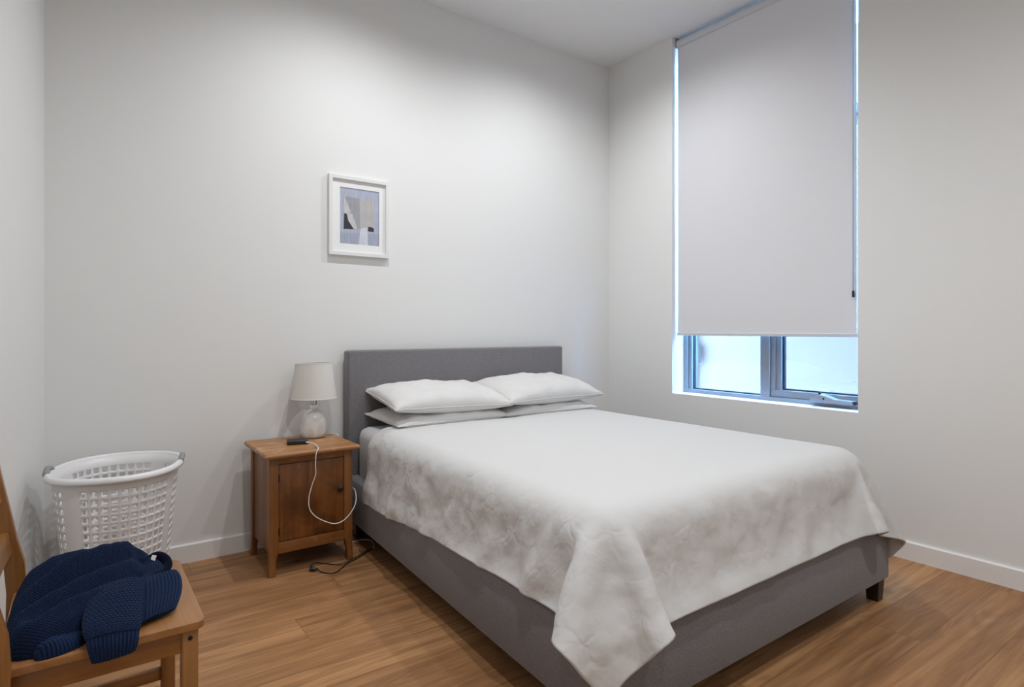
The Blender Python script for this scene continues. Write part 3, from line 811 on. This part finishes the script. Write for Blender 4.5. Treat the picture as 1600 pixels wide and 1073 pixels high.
pc = empty('mains_lead', (-2.566, -0.50, 0)); tag(pc, 'black power cord with its plug lying unplugged on the floorboards', 'power cord')
po = Vector((-2.566, -0.50, 0))
z0 = 0.0035
bm = bmesh.new()
lo = [(-2.558, -0.515, .012), (-2.535, -0.560, z0), (-2.500, -0.588, z0), (-2.465, -0.575, z0), (-2.42, -0.53, z0), (-2.385, -0.503, z0), (-2.331, -0.475, z0), (-2.28, -0.440, z0), (-2.235, -0.408, z0), (-2.212, -0.392, z0)]
up = [(-2.235, -0.400, .0095), (-2.31, -0.455, .009), (-2.37, -0.49, .0095), (-2.415, -0.515, .009), (-2.45, -0.497, z0), (-2.49, -0.45, z0), (-2.525, -0.412, z0), (-2.552, -0.420, z0), (-2.568, -0.460, .006), (-2.568, -0.487, .010)]
tube_bm(bm, [Vector(p)-po for p in catmull(lo, 6)], 0.003, 8); tube_bm(bm, [Vector(p)-po for p in catmull(up, 6)], 0.0026, 8)
bm_obj('cord', bm, M['blackcord'], pc, True)
bm = bmesh.new()
d = Vector((-0.80, 0.60, 0)).normalized()
c0 = Vector((-2.552, -0.517, 0.012))
tube_bm(bm, [c0-po, c0+d*0.012-po, c0+d*0.02-po, c0+d*0.034-po, c0+d*0.040-po], [0.005, 0.0075, 0.0115, 0.0115, 0.009], 14)
pl = bm_obj('plug', bm, M['black'], pc, True)
bm = bmesh.new(); s = Vector((-d.y, d.x, 0))*0.0055
for q in (-1, 1): tube_bm(bm, [c0+d*0.038+s*q-po, c0+d*0.056+s*q-po], 0.0017, 8)
bm_obj('prong', bm, M['chrome'], pl)

# ------------------------------------------------------------------ framed picture
PX0, PX1, PZ0, PZ1 = -2.325, -1.946, 1.646, 2.121
pic = empty('framed_picture', ((PX0+PX1)/2, 0, PZ0)); tag(pic, 'white framed abstract print in greys with a wide mat on the wall', 'picture')
fo = Vector(((PX0+PX1)/2, 0, PZ0))
bm = bmesh.new(); FW = 0.022; DD = 0.026
def ring(i, y): return [bm.verts.new((x-fo.x, y, z-fo.z)) for x, z in ((PX0+i, PZ0+i), (PX1-i, PZ0+i), (PX1-i, PZ1-i), (PX0+i, PZ1-i))]
rs = [ring(0, -0.001), ring(0, -DD), ring(0.001, -DD-.001), ring(FW-.001, -DD-.001), ring(FW, -DD), ring(FW, -0.008)]
for A, B in zip(rs, rs[1:]):
    for q in range(4): bm.faces.new((A[q], A[(q+1) % 4], B[(q+1) % 4], B[q]))
bm_obj('frame', bm, M['frame'], pic)
box_obj('backing', (PX0+.004-fo.x, PX1-.004-fo.x, -0.008, -0.002, .004, PZ1-PZ0-.004), M['mat'], pic)
# mat with window
bm = bmesh.new()
AX0, AX1, AZ0, AZ1 = -2.255, -2.007, 1.717, 2.054
def r2(x0, x1, z0, z1, y): return [bm.verts.new((x-fo.x, y, z-fo.z)) for x, z in ((x0, z0), (x1, z0), (x1, z1), (x0, z1))]
A = r2(PX0+FW-.003, PX1-FW+.003, PZ0+FW-.003, PZ1-FW+.003, -0.0125); B = r2(AX0, AX1, AZ0, AZ1, -0.0125); Cc = r2(AX0+.001, AX1-.001, AZ0+.001, AZ1-.001, -0.0105)
for P_, Q_ in ((A, B), (B, Cc)):
    for q in range(4): bm.faces.new((P_[q], P_[(q+1) % 4], Q_[(q+1) % 4], Q_[q]))
bm_obj('mat_board', bm, M['mat'], pic, recalc=False)
# abstract print: flat colour shapes, corner coordinates in the zoomed photo mapped bilinearly onto the sheet
def art(px, py):
    # photo-zoom quad (187,245)-(552,300)-(548,805)-(187,773)
    u = (px-187)/363.0
    yt = 245+55*u; yb = 773+32*u; v = (py-yt)/(yb-yt)
    return AX0+(AX1-AX0)*u, AZ1-(AZ1-AZ0)*v
cols = {'a': (0.42, 0.45, 0.56), 'b': (0.47, 0.45, 0.45), 'c': (0.33, 0.34, 0.37), 'd': (0.03, 0.032, 0.045), 'e': (0.60, 0.62, 0.68), 'f': (0.56, 0.55, 0.55), 'g': (0.36, 0.39, 0.49)}
def artmat(kk):
    n = NT('print_ink_'+{'a': 'lavender', 'b': 'taupe', 'c': 'grey', 'd': 'charcoal', 'e': 'pale', 'f': 'cream', 'g': 'slate'}[kk]); col = cols[kk]
    a = n.noise(n.coord(scale=(14, 1, 3)), 6, 3)
    n.set(Base__Color=n.mix(n.ramp(a, [(0.35, 0.0), (0.65, 1.0)]), tuple(x*0.92 for x in col), tuple(min(1, x*1.08) for x in col)), Roughness=0.6)
    return n.m
order = list(cols); mats = [artmat(q) for q in order]
polys = [('a', [(187, 245), (552, 300), (548, 805), (187, 773)]),
 ('g', [(187, 672), (552, 690), (548, 805), (187, 773)]),
 ('b', [(230, 335), (503, 375), (500, 665), (305, 640), (262, 560), (285, 460)]),
 ('c', [(285, 345), (365, 357), (372, 640), (310, 640), (255, 540), (285, 500)]),
 ('c', [(230, 335), (297, 346), (282, 465)]),
 ('f', [(228, 345), (280, 465), (262, 500), (225, 492)]),
 ('f', [(250, 500), (300, 500), (345, 640), (312, 640), (262, 560)]),
 ('d', [(225, 493), (250, 500), (262, 560), (312, 643), (220, 638)]),
 ('e', [(375, 640), (400, 625), (440, 630), (444, 795), (355, 787)]),
 ('d', [(447, 622), (470, 622), (500, 636), (500, 667), (445, 662)])]
bm = bmesh.new()
for li, (kk, pp) in enumerate(polys):
    f = bm.faces.new([bm.verts.new((art(*p)[0]-fo.x, -0.0085-li*0.00012, art(*p)[1]-fo.z)) for p in pp]); f.material_index = order.index(kk)
bmesh.ops.recalc_face_normals(bm, faces=bm.faces)
for f in bm.faces:
    if f.normal.y > 0: f.normal_flip()
bm_obj('print', bm, mats, pic, recalc=False)

# ------------------------------------------------------------------ laundry basket
BC = (-3.374, -0.385); BA, BB = 0.232, 0.272; BH = 0.615
bk = empty('laundry_basket', (BC[0], BC[1], 0)); tag(bk, 'tall white plastic laundry basket with square holes and grey grips', 'laundry basket')
tilt = math.atan2(-0.30, -0.95)
ct, st = math.cos(R(-17.5)), math.sin(R(-17.5))
def bpt(th, z, off=0.0):
    """outer wall of the basket: ellipse narrowing to the foot; th=0 points to the right end"""
    f = 0.70 + 0.27*(z/BH)**0.9
    a = (BA*f+off); b = (BB*f+off)
    c_, s_ = math.cos(th), math.sin(th)
    n_ = 2.35
    r_ = (abs(c_)**n_ + abs(s_)**n_)**(-1/n_)
    x = a*c_*r_; y = b*s_*r_
    return (x*ct - y*st, x*st + y*ct, z)
NC = 44; NR = 15; Z0, Z1 = 0.05, 0.570
bm = bmesh.new(); cache = {}
def bv(th, z):
    key = (round(th % (2*math.pi), 5), round(z, 5))
    if key not in cache: cache[key] = bm.verts.new(bpt(th, z))
    return cache[key]
dth = 2*math.pi/NC; dz = (Z1-Z0)/NR
# arc-length parameter so the holes keep one size
NS = 720; acc = [0.0]; pp = [Vector(bpt(2*math.pi*i/NS, 0.5)) for i in range(NS+1)]
for i in range(NS): acc.append(acc[-1] + (pp[i+1]-pp[i]).length)
def th_of(s):
    s = (s % 1.0)*acc[-1]
    lo_, hi_ = 0, NS
    while hi_-lo_ > 1:
        m_ = (lo_+hi_)//2
        if acc[m_] <= s: lo_ = m_
        else: hi_ = m_
    return 2*math.pi*(lo_ + (s-acc[lo_])/(acc[hi_]-acc[lo_]))/NS
# wall panels: wide holed panels front/back, narrow holed panels at both ends, plain strips between
def is_solid(c):   # c = column index from the right end, counter-clockwise
    q = c % (NC//2)
    return q in (7, 8, 19, 20)
def quad_strip(s0, s1, z0, z1, n=2):
    for q in range(n):
        a_ = th_of(s0+(s1-s0)*q/n); b_ = th_of(s0+(s1-s0)*(q+1)/n)
        bm.faces.new((bv(a_, z0), bv(b_, z0), bv(b_, z1), bv(a_, z1)))
HW, HH = 0.30, 0.31
for c_ in range(NC):
    s0_, s1_ = c_/NC, (c_+1)/NC
    sm = (s0_+s1_)/2
    for r_ in range(NR):
        za, zb = Z0+dz*r_, Z0+dz*(r_+1); zm = (za+zb)/2
        if is_solid(c_): quad_strip(s0_, s1_, za, zb); continue
        outer = [(s0_, za), (sm, za), (s1_, za), (s1_, zm), (s1_, zb), (sm, zb), (s0_, zb), (s0_, zm)]
        hw = (s1_-s0_)*HW; hh = dz*HH; k_ = 0.72
        inner = [(sm-hw*k_, zm-hh), (sm, zm-hh), (sm+hw*k_, zm-hh), (sm+hw, zm), (sm+hw*k_, zm+hh), (sm, zm+hh), (sm-hw*k_, zm+hh), (sm-hw, zm)]
        inner = [(sm-hw, zm-hh*k_), (sm-hw*k_, zm-hh), (sm+hw*k_, zm-hh), (sm+hw, zm-hh*k_), (sm+hw, zm+hh*k_), (sm+hw*k_, zm+hh), (sm-hw*k_, zm+hh), (sm-hw, zm+hh*k_)]
        O = [bv(th_of(s), z) for s, z in outer]; I_ = [bm.verts.new(bpt(th_of(s), z)) for s, z in inner]
        # outer: 0 bl,1 bm,2 br,3 rm,4 tr,5 tm,6 tl,7 lm ; inner: 0 l-b,1 b-l,2 b-r,3 r-b,4 r-t,5 t-r,6 t-l,7 l-t
        bm.faces.new((O[0], O[1], I_[1], I_[0])); bm.faces.new((O[1], O[2], I_[2], I_[1]))
        bm.faces.new((O[2], O[3], I_[3], I_[2])) ; bm.faces.new((O[3], O[4], I_[4], I_[3]))
        bm.faces.new((O[4], O[5], I_[5], I_[4])); bm.faces.new((O[5], O[6], I_[6], I_[5]))
        bm.faces.new((O[6], O[7], I_[7], I_[6])); bm.faces.new((O[7], O[0], I_[0], I_[7]))
    quad_strip(s0_, s1_, 0.0, Z0); quad_strip(s0_, s1_, Z1, BH-0.004)
    if is_solid(c_): pass
basket = bm_obj('basket_wall', bm, M['plastic'], bk, True)
for_m = basket.modifiers.new('t', 'SOLIDIFY'); for_m.thickness = 0.0045; for_m.offset = -1
bm = bmesh.new(); vs = [bm.verts.new(bpt(2*math.pi*q/96, 0.006)) for q in range(96)]; f = bm.faces.new(vs)
vs2 = [bm.verts.new(bpt(2*math.pi*q/96, 0.001)) for q in range(96)]; bm.faces.new(vs2[::-1])
for q in range(96): bm.faces.new((vs2[q], vs2[(q+1) % 96], vs[(q+1) % 96], vs[q]))
bm_obj('basket_floor', bm, M['plastic'], bk)
# rim: rolled lip
bm = bmesh.new(); NRm = 140
lip = [(-0.003, BH-0.012), (-0.003, BH-0.002), (0.001, BH+0.004), (0.008, BH+0.006), (0.015, BH+0.004), (0.020, BH-0.003), (0.0215, BH-0.010), (0.021, BH-0.018), (0.0190, BH-0.018), (0.0195, BH-0.010), (0.017, BH-0.004), (0.008, BH+0.002), (0.002, BH-0.004)]
rings = [[bm.verts.new(Vector(bpt(2*math.pi*q/NRm, BH, o_)[:2] + (z_,))) for q in range(NRm)] for o_, z_ in lip]
for a_ in range(len(lip)):
    A, B = rings[a_], rings[(a_+1) % len(lip)]
    for q in range(NRm): bm.faces.new((A[q], A[(q+1) % NRm], B[(q+1) % NRm], B[q]))
bm_obj('rim', bm, M['plastic'], bk, True)
# grey grips across the cut-outs at both ends
for cen in (R(14), R(180+14)):
    bm = bmesh.new(); pts = []
    for q in range(-6, 7):
        p = Vector(bpt(cen+q*0.030, BH, 0.012)); p.z = BH-0.002+0.018*math.cos(q/6*math.pi/2); pts.append(p)
    tube_bm(bm, pts, [0.012]*13, 12)
    bm_obj('grip', bm, M['greygrip'], bk, True)

# ------------------------------------------------------------------ chair
ch = empty('wooden_chair', (-3.46, -1.51, 0)); tag(ch, 'brown pine chair with slatted back, holding the navy sweater', 'chair')
ho = Vector((-3.46, -1.51, 0))
def cbx(name, b, mat, bev=0.003, par=ch, seg=2):
    x0, x1, y0, y1, z0, z1 = b
    return box_obj(name, (x0-ho.x, x1-ho.x, y0-ho.y, y1-ho.y, z0, z1), mat, par, bev, seg)
SX0, SX1, SY0, SY1 = -3.668, -3.252, -1.768, -1.258
# seat board with rounded front corners
bm = bmesh.new(); pl_ = []
def arc(cx, cy, r, a0, a1, n=7): return [(cx+r*math.cos(R(a0+(a1-a0)*i/n)), cy+r*math.sin(R(a0+(a1-a0)*i/n))) for i in range(n+1)]
rc = 0.022
outl = arc(SX1-rc-0.0, SY0+rc, rc, -90, 0) + arc(SX1-rc, SY1-rc, rc, 0, 90) + [(SX0, SY1), (SX0, SY0)]
outl = [(x-ho.x, y-ho.y) for x, y in outl]
prism(bm, outl, 0.430, 0.450, None, 0.004, 3)
shade(bm_obj('seat', bm, M['seat'], ch))
for (y0, y1) in ((-1.757, -1.718), (-1.308, -1.269)):
    cbx('leg', (-3.305, -3.267, y0, y1, 0, 0.431), M['chair'])
# back legs: straight to the seat, leaning back above it
def back_leg(y0, y1):
    bm = bmesh.new(); rings = []
    for z, xf, d_ in ((0.0, -3.658, .036), (0.30, -3.645, .042), (0.45, -3.638, .046), (0.53, -3.643, .047), (0.60, -3.660, .046), (0.80, -3.697, .042), (0.92, -3.716, .034)):
        rings.append([bm.verts.new((x-ho.x, y-ho.y, z)) for x, y in ((xf-d_, y0), (xf, y0), (xf, y1), (xf-d_, y1))])
    for A, B in zip(rings, rings[1:]):
        for q in range(4): bm.faces.new((A[q], A[(q+1) % 4], B[(q+1) % 4], B[q]))
    bm.faces.new(rings[0][::-1]); bm.faces.new(rings[-1])
    bmesh.ops.recalc_face_normals(bm, faces=bm.faces)
    bmesh.ops.bevel(bm, geom=[e for e in bm.edges if e.calc_face_angle(0) > 1], offset=0.003, segments=2, profile=.5, affect='EDGES')
    shade(bm_obj('back_leg', bm, M['chair'], ch), 40)
back_leg(-1.795, -1.762); back_leg(-1.270, -1.237)
# aprons
cbx('apron', (-3.650, -3.300, -1.752, -1.730, 0.372, 0.430), M['chairx']); cbx('apron', (-3.650, -3.300, -1.298, -1.276, 0.372, 0.430), M['chairx'])
cbx('apron', (-3.295, -3.275, -1.720, -1.306, 0.372, 0.430), M['chairy'])
cbx('stretcher', (-3.660, -3.300, -1.750, -1.732, 0.088, 0.126), M['chairx']); cbx('stretcher', (-3.660, -3.300, -1.296, -1.278, 0.088, 0.126), M['chairx'])
# back slats
def slat(z0, z1):
    bm = bmesh.new(); n_ = 12; rr_ = []
    for i in range(n_+1):
        y = -1.765 + (1.765-1.267)*i/n_; t = i/n_*2-1
        def xs(z): return -3.640 - (z-0.45)*0.150 - 0.012 - 0.012*(1-t*t)
        rr_.append([bm.verts.new((xs(z)+d_-ho.x, y-ho.y, z)) for z, d_ in ((z0, 0), (z0, -.016), (z1, -.016), (z1, 0))])
    for A, B in zip(rr_, rr_[1:]):
        for q in range(4): bm.faces.new((A[q], A[(q+1) % 4], B[(q+1) % 4], B[q]))
    bm.faces.new(rr_[0][::-1]); bm.faces.new(rr_[-1])
    shade(bm_obj('back_slat', bm, M['chairy'], ch), 40)
slat(0.565, 0.625); slat(0.715, 0.790); slat(0.845, 0.885)
bm = bmesh.new()
tube_bm(bm, [(-3.286-ho.x, -1.7585-ho.y, 0.408), (-3.286-ho.x, -1.7555-ho.y, 0.408)], 0.0055, 14)
bm_obj('bolt', bm, M['dark'], ch); bm = bmesh.new()
tube_bm(bm, [(-3.663-ho.x, -1.7965-ho.y, 0.405), (-3.663-ho.x, -1.793-ho.y, 0.405)], 0.0055, 14)
bm_obj('bolt', bm, M['dark'], ch)

# ------------------------------------------------------------------ sweater
sw = empty('sweater', (-3.46, -1.53, 0.45)); tag(sw, 'navy blue chunky knit sweater dumped on the chair seat', 'sweater')
so_ = np.array([-3.46, -1.53, 0.45])
def uvgrid(o, fu, fv, nr, ncl, close):
    uv = o.data.uv_layers[0].data
    k_ = 0
    for pi, p in enumerate(o.data.polygons):
        W_ = ncl if close else ncl-1
        j, i = divmod(pi, W_)
        for li, (dj, di) in zip(p.loop_indices, ((0, 0), (0, 1), (1, 1), (1, 0))):
            uv[li].uv = (fu(i+di, j+dj), fv(i+di, j+dj))
def seg_d(px, py, a, b):
    ax, ay = a; bx, by = b
    t = np.clip(((px-ax)*(bx-ax)+(py-ay)*(by-ay))/((bx-ax)**2+(by-ay)**2), 0, 1)
    return np.hypot(px-ax-t*(bx-ax), py-ay-t*(by-ay)), t
def closed_curve(ctrl, n):
    P_ = catmull([(x, y, 0) for x, y in ctrl], 16, True)
    P_ = np.array([[p.x, p.y] for p in P_]); d_ = np.r_[0, np.cumsum(np.linalg.norm(np.diff(np.r_[P_, P_[:1]], axis=0), axis=1))]
    t = np.linspace(0, d_[-1], n, endpoint=False)
    Q = np.r_[P_, P_[:1]]
    return np.c_[np.interp(t, d_, Q[:, 0]), np.interp(t, d_, Q[:, 1])]
def pnoise(x, y, s, seed=0.0):
    return np.array([noise.noise(Vector((a*s+seed, b*s-seed, seed*.3))) for a, b in zip(x.ravel(), y.ravel())]).reshape(x.shape)
def lump(name, ctrl, hfun, mat, base=0.4505, nt=260, nr=90, cen=None, edge=0.030, bottom=True, par=sw, pitch=(0.0074, 0.0058)):
    """soft closed mass: outline on the seat, rounded rim, height field hfun(x, y)"""
    C_ = closed_curve(ctrl, nt); cen = np.array(cen if cen is not None else C_.mean(0))
    rho = np.sin(np.linspace(1, 0, nr)*math.pi/2)**0.9
    X = cen[0] + rho[:, None]*(C_[None, :, 0]-cen[0]); Y = cen[1] + rho[:, None]*(C_[None, :, 1]-cen[1])
    dist = (1-rho)[:, None]*np.hypot(C_[:, 0]-cen[0], C_[:, 1]-cen[1])[None, :]
    prof = np.sqrt(np.clip(1-(1-np.clip(dist/edge, 0, 1))**2, 0, 1))
    Z = base + hfun(X, Y)*prof
    # rim bulges outward a little below mid height
    Gs = np.stack([X, Y, Z], -1)
    under = np.stack([cen[0]+0.985*(C_[:, 0]-cen[0]), cen[1]+0.985*(C_[:, 1]-cen[1]), np.full(nt, base)], -1)[None]
    low = np.stack([cen[0]+0.3*(C_[:, 0]-cen[0]), cen[1]+0.3*(C_[:, 1]-cen[1]), np.full(nt, base)], -1)[None]
    Gs = np.concatenate([low, under, Gs], 0) - so_
    o = grid_mesh(name, Gs, mat, par, True, True)
    # knit direction follows the long diagonal folds
    ang = R(32); ca, sa = math.cos(ang), math.sin(ang)
    def f(i, j, which):
        p = Gs[j, i % nt]
        a_ = p[0]*ca + p[1]*sa; b_ = -p[0]*sa + p[1]*ca + 0.9*p[2]
        return a_/pitch[0] if which == 0 else b_/pitch[1] + 200
    uvgrid(o, lambda i, j: f(i, j, 0), lambda i, j: f(i, j, 1), nr+2, nt, True)
    return o
ridges = [  # (start, end, width, height)
 ((-3.655, -1.68), (-3.36, -1.455), 0.017, 0.026),
 ((-3.655, -1.60), (-3.40, -1.385), 0.018, 0.030),
 ((-3.650, -1.500), (-3.48, -1.34), 0.020, 0.022),
 ((-3.640, -1.640), (-3.40, -1.425), 0.012, -0.020),
 ((-3.640, -1.555), (-3.45, -1.375), 0.012, -0.016),
 ((-3.620, -1.71), (-3.40, -1.575), 0.020, 0.022),
 ((-3.600, -1.685), (-3.38, -1.520), 0.011, -0.018),
 ((-3.56, -1.735), (-3.37, -1.635), 0.013, -0.030),
 ((-3.37, -1.47), (-3.37, -1.40), 0.014, -0.022)]
def hbody(X, Y):
    # broad mound, highest along the back-right
    cx, cy = -3.50, -1.45
    ca, sa = math.cos(R(35)), math.sin(R(35))
    a_ = (X-cx)*ca+(Y-cy)*sa; b_ = -(X-cx)*sa+(Y-cy)*ca
    h = 0.060 + 0.050*np.exp(-(a_/0.20)**2-((b_-0.02)/0.10)**2)
    h += 0.018*np.exp(-((X+3.41)/.045)**2-((Y+1.385)/.05)**2)
    for s_, e_, w_, hh in ridges:
        d_, t = seg_d(X, Y, s_, e_); h += 1.35*hh*np.exp(-(d_/w_)**2)*np.sin(np.clip(t, 0.06, .94)*math.pi)**0.5
    h += 0.012*np.exp(-((X+3.335)/.03)**2-((Y+1.48)/.04)**2)
    h += 0.005*pnoise(X, Y, 14, 3.1)+0.003*pnoise(X, Y, 34, 7.7)
    return h
body_ctrl = [(-3.655, -1.705), (-3.600, -1.742), (-3.545, -1.725), (-3.50, -1.700), (-3.44, -1.690), (-3.38, -1.665), (-3.325, -1.600), (-3.300, -1.535), (-3.296, -1.455), (-3.318, -1.385), (-3.365, -1.320), (-3.44, -1.300), (-3.53, -1.300), (-3.615, -1.325), (-3.652, -1.42), (-3.662, -1.55)]
lump('knit_body', body_ctrl, hbody, M['knit'], cen=(-3.49, -1.52), edge=0.045, nt=300, nr=110)
# lower front hem fold on the left
def hl(X, Y):
    return 0.024 + 0.010*np.exp(-((X+3.57)/.03)**2)
lump('hem_fold', [(-3.598, -1.755), (-3.56, -1.762), (-3.515, -1.742), (-3.50, -1.70), (-3.54, -1.68), (-3.60, -1.70)], hl, M['rib'], cen=(-3.55, -1.72), edge=0.018, nt=140, nr=40)

def ribbed_sheet(name, rows, thick, nrib, mat, par=sw, nx_=None, amp=0.0016, ends=True):
    """flattened knitted tube: rows = list of (left point, right point, puff); rib lines run along the rows direction"""
    L_ = catmull([r_[0] for r_ in rows], 8); R_ = catmull([r_[1] for r_ in rows], 8)
    pf = np.interp(np.linspace(0, len(rows)-1, len(L_)), range(len(rows)), [r_[2] for r_ in rows])
    n_ = nrib*5
    G_ = []
    for j in range(len(L_)):
        l_ = np.array(L_[j]); r_ = np.array(R_[j])
        jn = min(j+1, len(L_)-1); jp = max(j-1, 0)
        along = (np.array(L_[jn])+np.array(R_[jn])-np.array(L_[jp])-np.array(R_[jp])); wv = r_-l_
        nn = np.cross(wv, along); nn /= np.linalg.norm(nn)+1e-9
        if nn[2] < -0.2 or (abs(nn[2]) <= 0.2 and nn[1] > 0): nn = -nn
        row = []
        for side in (1, -1):
            for i in range(n_):
                t = i/n_ if side == 1 else 1-i/n_
                cs = math.sin(math.pi*t)**0.45 if 0 < t < 1 else 0
                rib = amp*math.cos(2*math.pi*t*nrib) if side == 1 else 0
                row.append(l_+wv*t + nn*side*(thick*pf[j]*cs) + nn*rib*cs)
        G_.append(row)
    G_ = np.array(G_); cl = G_.mean(1, keepdims=True)
    G_ = np.concatenate([np.repeat(cl[:1], G_.shape[1], 1), G_, np.repeat(cl[-1:], G_.shape[1], 1)], 0) - so_
    o = grid_mesh(name, G_, mat, par, True, True)
    m_ = G_.shape[1]
    uvgrid(o, lambda i, j: (i/(n_*2))*nrib*2, lambda i, j: j*0.8, G_.shape[0], m_, True)
    return o
# sleeve lying over the front edge of the seat and its ribbed cuff hanging down
ribbed_sheet('sleeve', [((-3.500, -1.60, .520), (-3.375, -1.570, .520), 1.1), ((-3.505, -1.655, .514), (-3.378, -1.625, .508), 1.25), ((-3.512, -1.705, .500), (-3.385, -1.690, .490), 1.2), ((-3.512, -1.752, .487), (-3.392, -1.752, .476), 1.0), ((-3.506, -1.776, .474), (-3.398, -1.776, .468), 0.8)], 0.016, 14, M['knit'], amp=0.0008)
ribbed_sheet('cuff', [((-3.505, -1.772, .478), (-3.398, -1.772, .470), 1.0), ((-3.503, -1.784, .462), (-3.400, -1.784, .456), 1.05), ((-3.499, -1.788, .443), (-3.403, -1.787, .440), 1.0), ((-3.494, -1.787, .424), (-3.407, -1.785, .427), .9)], 0.010, 13, M['rib'])
# ribbed waistband at the right
ribbed_sheet('waistband', [((-3.375, -1.555, .512), (-3.290, -1.530, .510), 0.6), ((-3.379, -1.600, .506), (-3.284, -1.570, .505), 1.1), ((-3.383, -1.650, .492), (-3.286, -1.615, .490), 1.2), ((-3.388, -1.700, .478), (-3.298, -1.660, .476), 1.0), ((-3.390, -1.728, .466), (-3.312, -1.690, .464), 0.6)], 0.013, 11, M['rib'])
# turned-up collar roll with the small white label inside
cpts = catmull([(-3.372, -1.462, .515), (-3.352, -1.446, .529), (-3.330, -1.440, .533), (-3.313, -1.455, .526), (-3.306, -1.480, .513), (-3.318, -1.508, .506), (-3.345, -1.530, .510)], 8)
bm = bmesh.new(); tube_bm(bm, [Vector(p)-Vector(so_) for p in cpts], [0.006+0.007*math.sin(math.pi*min(1, max(0, i_/(len(cpts)-1)))) for i_ in range(len(cpts))], 14)
bm_obj('collar', bm, M['rib'], sw, True)
bm = bmesh.new(); box(bm, -0.006, 0.006, -0.0008, 0.0008, -0.013, 0.013, 0)
lb_ = bm_obj('care_label', bm, plain('white_label', (0.7, 0.7, 0.68), 0.8), sw); lb_.location = Vector((-3.343, -1.468, .532))-Vector(so_); lb_.rotation_euler = (R(-30), R(10), R(-25))
